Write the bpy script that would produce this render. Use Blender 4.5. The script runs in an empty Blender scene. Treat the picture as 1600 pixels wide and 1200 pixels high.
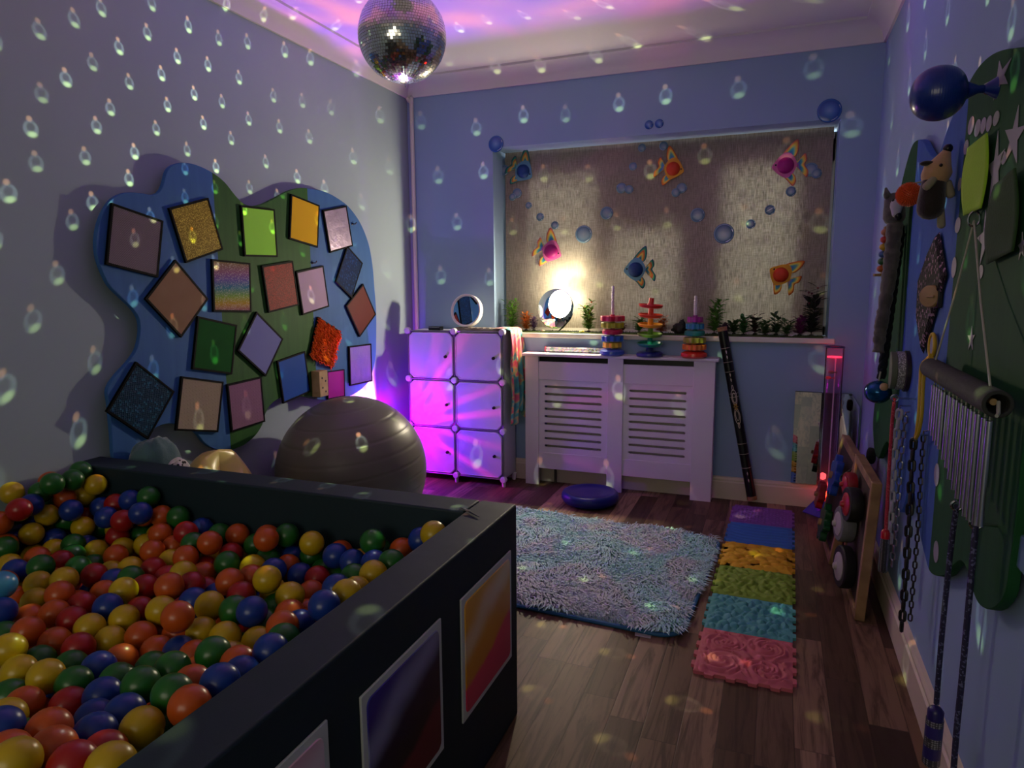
import bpy, math, random
import numpy as np
from mathutils import Vector, Matrix, noise as mnoise
random.seed(7)
sc = bpy.context.scene
COL = sc.collection
PI = math.pi

# ------------------------------------------------------------------ camera
CH = 1.22                                   # camera height; world: x along the window wall, y towards it
YAW, PIT, ROL, FPX = math.radians(21.1104), math.radians(8.2339), math.radians(-0.3905), 1065.88
_f = Vector((-math.sin(YAW)*math.cos(PIT), math.cos(YAW)*math.cos(PIT), -math.sin(PIT)))
_r = Vector((math.cos(YAW), math.sin(YAW), 0)); _u = _r.cross(_f)
_R = math.cos(ROL)*_r + math.sin(ROL)*_u; _U = -math.sin(ROL)*_r + math.cos(ROL)*_u
CAM = Vector((0, 0, CH))
cd = bpy.data.cameras.new('camera'); cam = bpy.data.objects.new('camera', cd); COL.objects.link(cam)
m = Matrix.Identity(4)
for i in range(3):
    m[i][0] = _R[i]; m[i][1] = _U[i]; m[i][2] = -_f[i]; m[i][3] = CAM[i]
cam.matrix_world = m
cd.sensor_width = 36; cd.lens = FPX/1600*36; cd.clip_start = .02
sc.camera = cam
def ray(x, y): return (x-800)/FPX*_R - (y-600)/FPX*_U + _f
def onx(x, y, X): d = ray(x, y); return CAM + d*(X/d.x)          # points of the photo traced to the plane they lie on
def ony(x, y, Y): d = ray(x, y); return CAM + d*(Y/d.y)
def onz(x, y, Z): d = ray(x, y); return CAM + d*((Z-CH)/d.z)
def proj(P):
    v = Vector(P)-CAM; return 800+FPX*v.dot(_R)/v.dot(_f), 600-FPX*v.dot(_U)/v.dot(_f)

XL, XR, YB, YR, ZC = -2.235, .445, 3.98, -1.6, 2.49   # walls left, right, back (window), rear; ceiling
YBL = 4.14                                             # roller blind in the window recess
BALLC = Vector((-1.236, 2.182, 2.065)); BALLR = .15    # mirror ball
LAMP = Vector((-1.175, 4.055, 1.225))                  # bright lamp on the window sill
PROJ = Vector((-2.16, 3.50, .36))                      # purple projector on the floor in the corner

# ------------------------------------------------------------------ colour and nodes
def lin(c):
    if isinstance(c, str):
        c = c.lstrip('#'); c = [int(c[i:i+2], 16)/255 for i in (0, 2, 4)]
    return tuple((v/12.92 if v <= .04045 else ((v+.055)/1.055)**2.4) for v in c[:3])
class G:
    """small node-graph writer"""
    def __init__(s, tree): s.t = tree; s.n = tree.nodes; s.l = tree.links
    def put(s, sock, v):
        if v is None: return
        if hasattr(v, 'links'): s.l.new(v, sock)
        else:
            if isinstance(v, (tuple, list, Vector)) and hasattr(sock.default_value, '__len__') and len(sock.default_value) == 4 and len(v) == 3: v = (*v, 1)
            sock.default_value = v
    def node(s, typ, out=0, **kw):
        nd = s.n.new(typ)
        for k, v in kw.items():
            if k.startswith('i_'):
                key = k[2:]; s.put(nd.inputs[int(key)] if key.isdigit() else nd.inputs[key.replace('_', ' ')], v)
            else: setattr(nd, k, v)
        return nd.outputs[out]
    def m(s, op, a, b=None, c=None):
        nd = s.n.new('ShaderNodeMath'); nd.operation = op
        for i, v in enumerate((a, b, c)): s.put(nd.inputs[i], v)
        return nd.outputs[0]
    def v(s, op, a, b=None, sc_=None):
        nd = s.n.new('ShaderNodeVectorMath'); nd.operation = op
        s.put(nd.inputs[0], a); s.put(nd.inputs[1], b)
        if sc_ is not None: s.put(nd.inputs['Scale'], sc_)
        return nd.outputs[1 if op in ('DOT_PRODUCT', 'LENGTH', 'DISTANCE') else 0]
    def mix(s, fac, a, b, typ='MIX'):
        nd = s.n.new('ShaderNodeMix'); nd.data_type = 'RGBA'; nd.blend_type = typ; nd.clamp_result = False
        s.put(nd.inputs[0], fac); s.put(nd.inputs[6], a); s.put(nd.inputs[7], b); return nd.outputs[2]
    def xyz(s, vec):
        nd = s.n.new('ShaderNodeSeparateXYZ'); s.put(nd.inputs[0], vec); return nd.outputs
    def comb(s, x, y, z):
        nd = s.n.new('ShaderNodeCombineXYZ')
        for i, q in enumerate((x, y, z)): s.put(nd.inputs[i], q)
        return nd.outputs[0]
    def step(s, x, a, b, lo=0., hi=1.):
        nd = s.n.new('ShaderNodeMapRange'); nd.interpolation_type = 'SMOOTHSTEP'
        for i, q in enumerate((x, a, b, lo, hi)): s.put(nd.inputs[i], q)
        return nd.outputs[0]
    def noise(s, vec, scale, detail=2, rough=.5, out=0, dist=0., dim='3D'):
        nd = s.n.new('ShaderNodeTexNoise'); nd.noise_dimensions = dim
        s.put(nd.inputs['Vector'], vec); nd.inputs['Scale'].default_value = scale; nd.inputs['Detail'].default_value = detail
        nd.inputs['Roughness'].default_value = rough; nd.inputs['Distortion'].default_value = dist; return nd.outputs[out]
    def vor(s, vec, scale, feat='F1', out=0, rnd=1.):
        nd = s.n.new('ShaderNodeTexVoronoi'); nd.feature = feat; s.put(nd.inputs['Vector'], vec)
        nd.inputs['Scale'].default_value = scale; nd.inputs['Randomness'].default_value = rnd; return nd.outputs[out]
    def ramp(s, fac, stops, interp='LINEAR'):
        nd = s.n.new('ShaderNodeValToRGB'); s.put(nd.inputs[0], fac); e = nd.color_ramp.elements; nd.color_ramp.interpolation = interp
        while len(e) > 1: e.remove(e[-1])
        e[0].position = stops[0][0]; e[0].color = (*lin(stops[0][1]), 1)
        for p, c in stops[1:]:
            q = e.new(p); q.color = (*lin(c), 1)
        return nd.outputs[0]
MATS = {}
def newmat(name):
    mt = bpy.data.materials.new(name); mt.use_nodes = True; g = G(mt.node_tree); b = mt.node_tree.nodes['Principled BSDF']; MATS[name] = mt
    return mt, g, b
def obco(g): return g.node('ShaderNodeTexCoord', 3)
def bump(g, b, h, strength, dist=.01):
    nd = g.n.new('ShaderNodeBump'); nd.inputs['Strength'].default_value = strength; nd.inputs['Distance'].default_value = dist
    g.l.new(h, nd.inputs['Height']); g.l.new(nd.outputs[0], b.inputs['Normal'])
def pm(name, col, rough=.5, metal=0., col2=None, nscale=8., ndetail=3, bmp=0., bscale=60., bdist=.004, emis=None, estr=0., trans=0., alpha=1., coat=0., spec=.5, sheen=0., ior=1.45):
    if name in MATS: return MATS[name]
    mt, g, b = newmat(name)
    c = lin(col)
    if col2:
        f = g.step(g.noise(obco(g), nscale, ndetail), .35, .65); g.l.new(g.mix(f, c, lin(col2)), b.inputs['Base Color'])
    else: b.inputs['Base Color'].default_value = (*c, 1)
    b.inputs['Roughness'].default_value = rough; b.inputs['Metallic'].default_value = metal
    b.inputs['Specular IOR Level'].default_value = spec; b.inputs['IOR'].default_value = ior
    if bmp: bump(g, b, g.noise(obco(g), bscale, 3), bmp, bdist)
    if emis: b.inputs['Emission Color'].default_value = (*lin(emis), 1); b.inputs['Emission Strength'].default_value = estr
    b.inputs['Transmission Weight'].default_value = trans; b.inputs['Alpha'].default_value = alpha
    b.inputs['Coat Weight'].default_value = coat; b.inputs['Sheen Weight'].default_value = sheen
    return mt

# ------------------------------------------------------------------ world, exposure, lamps
sc.view_settings.view_transform = 'Standard'; sc.view_settings.look = 'None'; sc.view_settings.gamma = 1.0
sc.view_settings.use_curve_mapping = False; sc.view_settings.exposure = 0.28
W = bpy.data.worlds.new('daylight'); sc.world = W; W.use_nodes = True
W.node_tree.nodes['Background'].inputs[0].default_value = (.75, .85, 1, 1); W.node_tree.nodes['Background'].inputs[1].default_value = .6
def light(name, typ, loc, energy, col, **kw):
    d = bpy.data.lights.new(name, typ); d.energy = energy; d.color = col
    o = bpy.data.objects.new(name, d); COL.objects.link(o); o.location = loc
    for k, v in kw.items():
        if k == 'rot': o.rotation_euler = v
        else: setattr(d, k, v)
    return o
# daylight from the window in the rear wall, behind the camera
light('rear_window_daylight', 'AREA', (-.75, YR-.02, 1.45), 12, (1, .90, .66), shape='RECTANGLE', size=1.7, size_y=1.1, rot=(PI/2, 0, 0))
# daylight outside the blind
light('window_daylight', 'AREA', (-.69, 4.62, 1.45), 60, (1, .96, .86), shape='RECTANGLE', size=2.2, size_y=1.3, rot=(-PI/2, 0, 0))
# the lamp on the sill
lm = light('sill_lamp_light', 'POINT', LAMP, 40, (1, .86, .60), shadow_soft_size=.02); lm.data.use_nodes = True
g = G(lm.data.node_tree); em = g.n['Emission']                   # the lamp shines into the room, up and towards the wavy board
dr = g.node('ShaderNodeNewGeometry', 4); x_, y_, z_ = g.xyz(dr)[:3]
k1 = g.m('SUBTRACT', g.m('ADD', g.step(y_, -.22, -.08, 1., .09), g.step(y_, .12, .4, 0., .22)), g.step(y_, .5, .95, 0., .27))
k1 = g.m('MULTIPLY', k1, g.step(z_, .45, .85, 1., .55))
k2 = g.step(x_, .05, .72, 1., .20)
em.inputs[0].default_value = (1, 1, 1, 1); g.l.new(g.m('MULTIPLY', k1, k2), em.inputs[1])
# the purple projector in the corner: violet with magenta streaks
pl = light('projector_light', 'POINT', PROJ, 12, (1, 1, 1), shadow_soft_size=.02); pl.data.use_nodes = True
g = G(pl.data.node_tree); em = g.n['Emission']
dr = g.node('ShaderNodeNewGeometry', 4)      # direction the light leaves in
x_, y_, z_ = g.xyz(dr)[:3]
phi = g.m('ARCTAN2', z_, x_); az = g.m('ARCTAN2', y_, x_)
st1 = g.step(g.noise(g.comb(g.m('MULTIPLY', phi, 9.), 3.1, 0), 1., 3, .6), .50, .66)
st2 = g.step(g.noise(g.comb(g.m('MULTIPLY', az, 5.), 9.7, g.m('MULTIPLY', z_, 1.2)), 1., 2, .55), .52, .66)
near = g.step(g.noise(dr, 3.2, 1), .42, .60)
base = g.mix(near, (.12, 0, 1.1), (.40, 0, .9))
c1 = g.mix(g.m('MULTIPLY', st1, .85), base, (1.7, 0, 1.35))
c2 = g.mix(g.m('MULTIPLY', st2, .7), c1, (1.1, 0, 1.2))
up = g.m('MULTIPLY', g.step(z_, .45, .80), g.step(y_, -.12, .04, 1., 0.))
blot = g.step(g.noise(dr, 4.2, 1, dist=.8), .40, .62)
c3 = g.mix(up, c2, g.mix(blot, (.30, .05, 1.), (1.15, .25, .66)))
mask = g.m('MAXIMUM', g.m('MAXIMUM', g.step(y_, -.10, .12), g.m('MULTIPLY', up, 15.)), g.m('MULTIPLY', g.step(g.m('MULTIPLY', z_, -1.), .25, .6), .35))
g.l.new(g.v('SCALE', c3, sc_=g.m('ADD', mask, .012)), em.inputs[0]); em.inputs[1].default_value = 1
# sparkle thrown by the mirror ball: an added bodiless lamp imitates the facets' reflections
LT = (LAMP-BALLC).normalized()
DL = .082
SPOT = BALLC - Vector((0, 0, BALLR+.035))
sl = light('mirror_ball_reflections', 'POINT', SPOT, 44, (1, 1, 1), shadow_soft_size=.002); sl.data.use_nodes = True
g = G(sl.data.node_tree); em = g.n['Emission']
r_ = g.v('NORMALIZE', g.node('ShaderNodeNewGeometry', 4))
h_ = g.v('NORMALIZE', g.v('ADD', r_, tuple(LT)))
hx, hy, hz = g.xyz(h_)[:3]
lat = g.m('ARCSINE', hz); ii = g.m('FLOOR', g.m('DIVIDE', lat, DL)); latc = g.m('MULTIPLY', g.m('ADD', ii, .5), DL)
nn = g.m('FLOOR', g.m('MULTIPLY', g.m('COSINE', latc), 2*PI/DL)); dlon = g.m('DIVIDE', 2*PI, nn)
off = g.m('MULTIPLY', ii, .379)
jj = g.m('FLOOR', g.m('DIVIDE', g.m('ADD', g.m('ARCTAN2', hy, hx), off), dlon))
wn = g.n.new('ShaderNodeTexWhiteNoise'); wn.noise_dimensions = '2D'; g.l.new(g.comb(ii, jj, 0), wn.inputs['Vector'])
jc = g.xyz(wn.outputs['Color'])
latc2 = g.m('ADD', latc, g.m('MULTIPLY', g.m('SUBTRACT', jc[0], .5), DL*.30))
lonc = g.m('ADD', g.m('SUBTRACT', g.m('MULTIPLY', g.m('ADD', jj, .5), dlon), off), g.m('MULTIPLY', g.m('SUBTRACT', jc[1], .5), DL*.30))
cl = g.m('COSINE', latc2)
nc = g.comb(g.m('MULTIPLY', cl, g.m('COSINE', lonc)), g.m('MULTIPLY', cl, g.m('SINE', lonc)), g.m('SINE', latc2))
ndl = g.v('DOT_PRODUCT', nc, tuple(LT))
rc = g.v('SUBTRACT', g.v('SCALE', nc, sc_=g.m('MULTIPLY', ndl, 2.)), tuple(LT))
dd = g.v('SUBTRACT', r_, rc)
ee = g.v('NORMALIZE', g.v('CROSS_PRODUCT', (0, 0, 1), rc)); uu = g.v('CROSS_PRODUCT', rc, ee)
du = g.v('DOT_PRODUCT', dd, ee); dv = g.v('DOT_PRODUCT', dd, uu)
def blob(u0, v0, su, sv, r0, r1):
    a = g.m('DIVIDE', g.m('SUBTRACT', du, u0), su); b = g.m('DIVIDE', g.m('SUBTRACT', dv, v0), sv)
    return g.step(g.m('SQRT', g.m('ADD', g.m('MULTIPLY', a, a), g.m('MULTIPLY', b, b))), r0, r1, 1., 0.)
b_or = blob(.002, .020, .0085, .0085, .35, 1.2)
b_gr = blob(-.002, -.020, .0138, .0095, .3, 1.2)
b_o2 = blob(0, -.006, .0195, .0230, .75, 1.1); b_in = blob(0, -.001, .012, .014, .5, 1.1)
ring = g.m('MAXIMUM', g.m('SUBTRACT', b_o2, g.m('MULTIPLY', b_in, .75)), 0.)
acc = g.v('ADD', g.v('SCALE', (1.5, .70, .34), sc_=b_or), g.v('SCALE', (1.5, 1.9, .50), sc_=b_gr))
acc = g.v('ADD', acc, g.v('SCALE', (.42, .50, .46), sc_=ring))
acc = g.v('SCALE', acc, sc_=g.m('MULTIPLY', g.step(ndl, .05, .95, .25, 1.), g.m('ADD', .55, g.m('MULTIPLY', jc[2], .8))))
g.l.new(acc, em.inputs[0]); em.inputs[1].default_value = 1

# ------------------------------------------------------------------ mesh builder: points are given in the world, parts store them relative to their thing
I4 = Matrix.Identity(4)
def frame(o, u, v, n=None):
    u = Vector(u).normalized(); v = Vector(v); n = Vector(n) if n is not None else u.cross(v); n.normalize(); v = n.cross(u).normalized()
    M = Matrix.Identity(4)
    for i in range(3): M[i][0] = u[i]; M[i][1] = v[i]; M[i][2] = n[i]; M[i][3] = o[i]
    return M
def FL(o, ang=0): return Matrix.Translation(Vector(o)) @ Matrix.Rotation(ang, 4, 'Z')     # floor frame
def FLW(o): return frame(o, (0, 1, 0), (0, 0, 1))      # on the left wall: x = away from camera, y = up, z = out of the wall
def FRW(o): return frame(o, (0, -1, 0), (0, 0, 1))     # on the right wall: x = towards camera
def FBW(o): return frame(o, (1, 0, 0), (0, 0, 1))      # on the window wall
def axis(p, q):                                         # frame with z from p to q
    z = (Vector(q)-Vector(p)).normalized(); a = Vector((0, 0, 1)) if abs(z.z) < .9 else Vector((1, 0, 0)); x = a.cross(z).normalized(); y = z.cross(x)
    M = Matrix.Identity(4)
    for i in range(3): M[i][0] = x[i]; M[i][1] = y[i]; M[i][2] = z[i]; M[i][3] = p[i]
    return M
class MB:
    def __init__(s): s.V = []; s.F = []; s.MI = []; s.mi = 0
    def add(s, vs, fs):
        k = len(s.V); s.V += [tuple(v) for v in vs]; s.F += [tuple(i+k for i in f) for f in fs]; s.MI += [s.mi]*len(fs); return s
    def box(s, M, a, b):
        x0, y0, z0 = a; x1, y1, z1 = b
        vs = [M @ Vector(p) for p in ((x0,y0,z0),(x1,y0,z0),(x1,y1,z0),(x0,y1,z0),(x0,y0,z1),(x1,y0,z1),(x1,y1,z1),(x0,y1,z1))]
        return s.add(vs, [(0,3,2,1),(4,5,6,7),(0,1,5,4),(1,2,6,5),(2,3,7,6),(3,0,4,7)])
    def wbox(s, a, b): return s.box(I4, a, b)
    def prism(s, M, pts, z0, z1, scale1=1.):
        if sum(pts[i-1][0]*pts[i][1]-pts[i][0]*pts[i-1][1] for i in range(len(pts))) < 0: pts = pts[::-1]
        n = len(pts); cx = sum(p[0] for p in pts)/n; cy = sum(p[1] for p in pts)/n
        vs = [M @ Vector((p[0], p[1], z0)) for p in pts]+[M @ Vector((cx+(p[0]-cx)*scale1, cy+(p[1]-cy)*scale1, z1)) for p in pts]
        return s.add(vs, [tuple(range(n-1, -1, -1)), tuple(range(n, 2*n))]+[(i, (i+1) % n, n+(i+1) % n, n+i) for i in range(n)])
    def lathe(s, M, prof, seg=24, sx=1., sy=1.):
        vs = []; fs = []; n = len(prof)
        for r, z in prof:
            for k in range(seg):
                a = 2*PI*k/seg; vs.append(M @ Vector((r*sx*math.cos(a), r*sy*math.sin(a), z)))
        for i in range(n-1):
            for k in range(seg):
                k2 = (k+1) % seg; fs.append((i*seg+k, i*seg+k2, (i+1)*seg+k2, (i+1)*seg+k))
        if prof[0][0] > 1e-6: fs.append(tuple(range(seg-1, -1, -1)))
        if prof[-1][0] > 1e-6: fs.append(tuple((n-1)*seg+k for k in range(seg)))
        return s.add(vs, fs)
    def cyl(s, p, q, r, r2=None, seg=16):
        L = (Vector(q)-Vector(p)).length; return s.lathe(axis(p, q), [(r, 0), (r if r2 is None else r2, L)], seg)
    def sph(s, c, r, seg=20, rings=12, M=None, sc3=(1, 1, 1)):
        M = (M if M is not None else I4); T = Matrix.Translation(Vector(c)) @ M.to_3x3().to_4x4() @ Matrix.Diagonal((*sc3, 1))
        return s.lathe(T, [(max(r*math.sin(PI*i/rings), 1e-7), -r*math.cos(PI*i/rings)) for i in range(rings+1)], seg)
    def tube(s, pts, r, seg=8, closed=False, flat=1.):
        pts = [Vector(p) for p in pts]; n = len(pts); vs = []; fs = []; pn = None
        for i, p in enumerate(pts):
            t = (pts[(i+1) % n]-pts[i-1]) if closed else (pts[min(i+1, n-1)]-pts[max(i-1, 0)])
            t.normalize()
            if pn is None:
                a = Vector((0, 0, 1)) if abs(t.z) < .9 else Vector((1, 0, 0)); pn = a.cross(t).normalized()
            pn = (pn - t*pn.dot(t)).normalized(); bn = t.cross(pn)
            rr = r[i] if isinstance(r, (list, tuple)) else r
            for k in range(seg):
                a = 2*PI*k/seg; vs.append(p+pn*math.cos(a)*rr+bn*math.sin(a)*rr*flat)
        for i in range(n if closed else n-1):
            j = (i+1) % n
            for k in range(seg):
                k2 = (k+1) % seg; fs.append((i*seg+k, i*seg+k2, j*seg+k2, j*seg+k))
        if not closed: fs += [tuple(range(seg-1, -1, -1)), tuple((n-1)*seg+k for k in range(seg))]
        return s.add(vs, fs)
    def torus(s, M, R, r, seg=32, rs=8, sy=1.):
        return s.tube([M @ Vector((R*math.cos(2*PI*k/seg), R*sy*math.sin(2*PI*k/seg), 0)) for k in range(seg)], r, rs, True)
    def grid(s, fn, nu, nv, wrap=False):
        vs = [fn(i/(nu if wrap else nu-1), j/(nv-1)) for j in range(nv) for i in range(nu)]
        fs = []
        for j in range(nv-1):
            for i in range(nu if wrap else nu-1):
                i2 = (i+1) % nu; fs.append((j*nu+i, j*nu+i2, (j+1)*nu+i2, (j+1)*nu+i))
        return s.add(vs, fs)
    def build(s, name, mats, parent=None, loc=None, bevel=0., seg=2, solid=0., sub=0, sharp=.7, smooth=True, rotM=None):
        me = bpy.data.meshes.new(name)
        o = bpy.data.objects.new(name, me); COL.objects.link(o)
        if parent is not None:
            inv = wm(parent).inverted(); V = [inv @ Vector(v) for v in s.V]; o.parent = parent
            if loc is not None:
                L = inv @ Vector(loc); o.location = L; V = [v-L for v in V]
        else:
            if rotM is not None: o.matrix_world = rotM; inv = rotM.inverted(); V = [inv @ Vector(v) for v in s.V]
            else:
                if loc is None:
                    A = np.array(s.V); loc = Vector(((A[:,0].min()+A[:,0].max())/2, (A[:,1].min()+A[:,1].max())/2, A[:,2].min()))
                o.location = loc; V = [Vector(v)-Vector(loc) for v in s.V]
        me.from_pydata([tuple(v) for v in V], [], s.F); 
        for mt in (mats if isinstance(mats, (list, tuple)) else [mats]): me.materials.append(mt)
        if any(s.MI): me.polygons.foreach_set('material_index', s.MI)
        me.update()
        if smooth: me.shade_smooth(); me.set_sharp_from_angle(angle=sharp)
        if solid: md = o.modifiers.new('solid', 'SOLIDIFY'); md.thickness = solid; md.offset = 0
        if bevel: md = o.modifiers.new('edge', 'BEVEL'); md.width = bevel; md.segments = seg; md.limit_method = 'ANGLE'; md.angle_limit = .6; md.use_clamp_overlap = True
        if sub: md = o.modifiers.new('sub', 'SUBSURF'); md.levels = sub; md.render_levels = sub
        return o
def wm(o):
    M = o.matrix_basis.copy(); p = o.parent
    while p is not None: M = p.matrix_basis @ M; p = p.parent
    return M
def tag(o, label, cat, group=None, kind=None):
    o['label'] = label; o['category'] = cat
    if group: o['group'] = group
    if kind: o['kind'] = kind
    return o
def thing(name, label, cat, M, group=None):
    o = bpy.data.objects.new(name, None); COL.objects.link(o); o.empty_display_size = .05
    o.matrix_basis = M if isinstance(M, Matrix) else Matrix.Translation(Vector(M))
    return tag(o, label, cat, group)
def struct(o): o['kind'] = 'structure'; return o
def kids(o): return [c for c in bpy.data.objects if c.parent == o]
def copytree(o, M, label, group=None):
    r = o.copy(); COL.objects.link(r); r.matrix_basis = M; r['label'] = label
    if group: r['group'] = group
    for c in KIDS[o.name]:
        d = c.copy(); COL.objects.link(d); d.parent = r
    return r
KIDS = {}
def smooth_closed(pts, n=6):                           # Catmull-Rom through 2D outline points
    out = []; N = len(pts)
    for i in range(N):
        p0, p1, p2, p3 = pts[i-1], pts[i], pts[(i+1) % N], pts[(i+2) % N]
        for k in range(n):
            t = k/n
            out.append(tuple(.5*((2*p1[a])+(-p0[a]+p2[a])*t+(2*p0[a]-5*p1[a]+4*p2[a]-p3[a])*t*t+(-p0[a]+3*p1[a]-3*p2[a]+p3[a])*t**3) for a in range(len(p1))))
    return out
def smooth_open(pts, n=8):
    P = [Vector(p) for p in pts]; P = [P[0]*2-P[1]]+P+[P[-1]*2-P[-2]]; out = []
    for i in range(1, len(P)-2):
        p0, p1, p2, p3 = P[i-1:i+3]
        for k in range(n):
            t = k/n; out.append(.5*((2*p1)+(-p0+p2)*t+(2*p0-5*p1+4*p2-p3)*t*t+(-p0+3*p1-3*p2+p3)*t**3))
    return out+[P[-2]]
# ================================================================== the room
def wallpaint(nm, c1, c2):
    mt, g, b = newmat(nm); co = obco(g)
    g.l.new(g.mix(g.noise(co, 2.5, 3), lin(c1), lin(c2)), b.inputs['Base Color']); b.inputs['Roughness'].default_value = .8; b.inputs['Specular IOR Level'].default_value = .2
    bump(g, b, g.noise(co, 180, 2), .08, .002); return mt
PAINT = wallpaint('wall_paint_blue', '#88a2bf', '#91abc7'); PAINTG = wallpaint('wall_paint_grey', '#94a4ac', '#9dadb5')
WHITE = pm('white_gloss_paint', '#d9d4c8', .4, bmp=.05, bscale=40)
CEIL = pm('ceiling_paint', '#d8d2d4', .85, bmp=.1, bscale=120)
mt, g, b = newmat('wood_vinyl_floor'); co = obco(g)
x_, y_, z_ = g.xyz(co)[:3]
pw, pl_ = .098, .62
ci = g.m('FLOOR', g.m('DIVIDE', x_, pw)); wn1 = g.n.new('ShaderNodeTexWhiteNoise'); wn1.noise_dimensions = '1D'; g.l.new(ci, wn1.inputs['W'])
yy = g.m('ADD', g.m('DIVIDE', y_, pl_), g.m('MULTIPLY', wn1.outputs[0], 7.3)); ri = g.m('FLOOR', yy)
wn2 = g.n.new('ShaderNodeTexWhiteNoise'); wn2.noise_dimensions = '2D'; g.l.new(g.comb(ci, ri, 0), wn2.inputs['Vector'])
fx = g.m('FRACT', g.m('DIVIDE', x_, pw)); fy = g.m('FRACT', yy)
ex = g.m('MULTIPLY', g.m('MINIMUM', fx, g.m('SUBTRACT', 1., fx)), pw); ey = g.m('MULTIPLY', g.m('MINIMUM', fy, g.m('SUBTRACT', 1., fy)), pl_)
seam = g.step(g.m('MINIMUM', ex, ey), .0004, .0022, 1., 0.)
sh = g.comb(g.m('MULTIPLY', wn2.outputs[0], 13.), g.m('MULTIPLY', wn2.outputs[0], 31.), 0)
gv = g.v('ADD', g.v('MULTIPLY', co, (26., 2.2, 1.)), sh)
gr = g.noise(gv, 1., 5, .62, dist=1.6)
c = g.ramp(wn2.outputs[0], [(0, '#3a2a1e'), (.22, '#644b38'), (.45, '#957660'), (.65, '#4c3829'), (.85, '#7a5e48'), (1, '#a98a6e')])
c = g.mix(g.step(gr, .35, .7), c, lin('#382418'), 'MIX'); nd = c.node; nd.inputs[0].default_value = .5
g.l.new(g.m('MULTIPLY', g.step(gr, .42, .66), .75), nd.inputs[0])
c = g.mix(g.m('MULTIPLY', seam, .6), c, lin('#2a1c14'))
g.l.new(c, b.inputs['Base Color']); b.inputs['Roughness'].default_value = .5; b.inputs['Specular IOR Level'].default_value = .22
bump(g, b, g.m('SUBTRACT', g.m('MULTIPLY', gr, .3), seam), .25, .001); FLOORM = mt

T = .14
struct(MB().wbox((XL-T, YR-T, -.1), (XR+T, YB+.5, 0)).build('floor', FLOORM, loc=(0, 0, 0)))
struct(MB().wbox((XL-T, YR-T, ZC), (XR+T, YB+.5, ZC+.1)).build('ceiling', CEIL))
struct(MB().wbox((XL-T, YR-T, 0), (XL, YB, ZC)).build('wall_left', PAINTG))
struct(MB().wbox((XR, YR-T, 0), (XR+T, YB, ZC)).build('wall_right', PAINT))
# window wall with the recessed opening
WX0, WX1, WZ0, WZ1 = -1.651, .262, .93, 2.047
mb = MB(); YO = 4.42
mb.wbox((XL-T, YB, 0), (WX0, YO, ZC)); mb.wbox((WX1, YB, 0), (XR+T, YO, ZC)); mb.wbox((WX0, YB, WZ1), (WX1, YO, ZC)); mb.wbox((WX0, YB, 0), (WX1, YO, WZ0-.03))
struct(mb.build('wall_back', PAINT))
# rear wall behind the camera: a window and a doorway
mb = MB()
for a in (((XL-T, 0), (-1.6, ZC)), ((-1.6, 0), (-.1, .9)), ((-1.6, 2.0), (-.1, ZC)), ((-.1, 0), (-.02, ZC)), ((-.02, 2.0), (.43, ZC)), ((.43, 0), (XR+T, ZC))):
    (x0, z0), (x1, z1) = a; mb.wbox((x0, YR-T, z0), (x1, YR, z1))
struct(mb.build('wall_rear', PAINT))
mb = MB()
for x0, x1 in ((-1.6, -1.54), (-.88, -.82), (-.16, -.1)): mb.wbox((x0, YR-.1, .9), (x1, YR-.04, 2.0))
for z0, z1 in ((.9, .96), (1.94, 2.0)): mb.wbox((-1.6, YR-.1, z0), (-.1, YR-.04, z1))
struct(mb.build('window_2', pm('upvc', '#d8dad8', .35)))
# doorway and the tiled passage beyond it
mb = MB()
for a, b_ in (((-.06, 0), (-.02, 2.04)), ((.43, 0), (.47 if False else .445, 2.04)), ((-.06, 2.0), (.445, 2.04))): mb.wbox((a[0], YR, a[1]), (b_[0], YR+.015, b_[1]))
struct(mb.build('door_1', WHITE))
mt, g, b = newmat('passage_tiles'); co = obco(g); nd = g.n.new('ShaderNodeTexBrick'); nd.offset = 0; g.l.new(co, nd.inputs['Vector']); nd.inputs['Scale'].default_value = 1; nd.inputs['Brick Width'].default_value = .4; nd.inputs['Row Height'].default_value = .4; nd.inputs['Mortar Size'].default_value = .006
nd.inputs['Color1'].default_value = (*lin('#a8957a'), 1); nd.inputs['Color2'].default_value = (*lin('#958468'), 1); nd.inputs['Mortar'].default_value = (*lin('#6c604e'), 1); g.l.new(nd.outputs[0], b.inputs['Base Color']); b.inputs['Roughness'].default_value = .35
struct(MB().wbox((-1.2, -6.2, -.1), (1.6, YR-T, 0)).build('floor_passage', mt, loc=(0, -4, 0)))
DP = pm('passage_paint', '#6a5a4a', .7)
for nm, a, b_ in (('wall_passage', (-1.3, -6.2, 0), (-1.2, YR-T, ZC)), ('wall_passage', (1.6, -6.2, 0), (1.7, YR-T, ZC))): struct(MB().wbox(a, b_).build(nm, DP))
struct(MB().wbox((-1.3, -6.2, ZC), (1.7, YR-T, ZC+.1)).build('ceiling_passage', CEIL))
mb = MB()
for a, b_ in (((-1.3, 0), (-.4, ZC)), ((.9, 0), (1.7, ZC)), ((-.4, 2.1), (.9, ZC)), ((-.4, 0), (.9, .25))): mb.wbox((a[0], -6.3, a[1]), (b_[0], -6.2, b_[1]))
struct(mb.build('wall_passage', DP))
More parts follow.
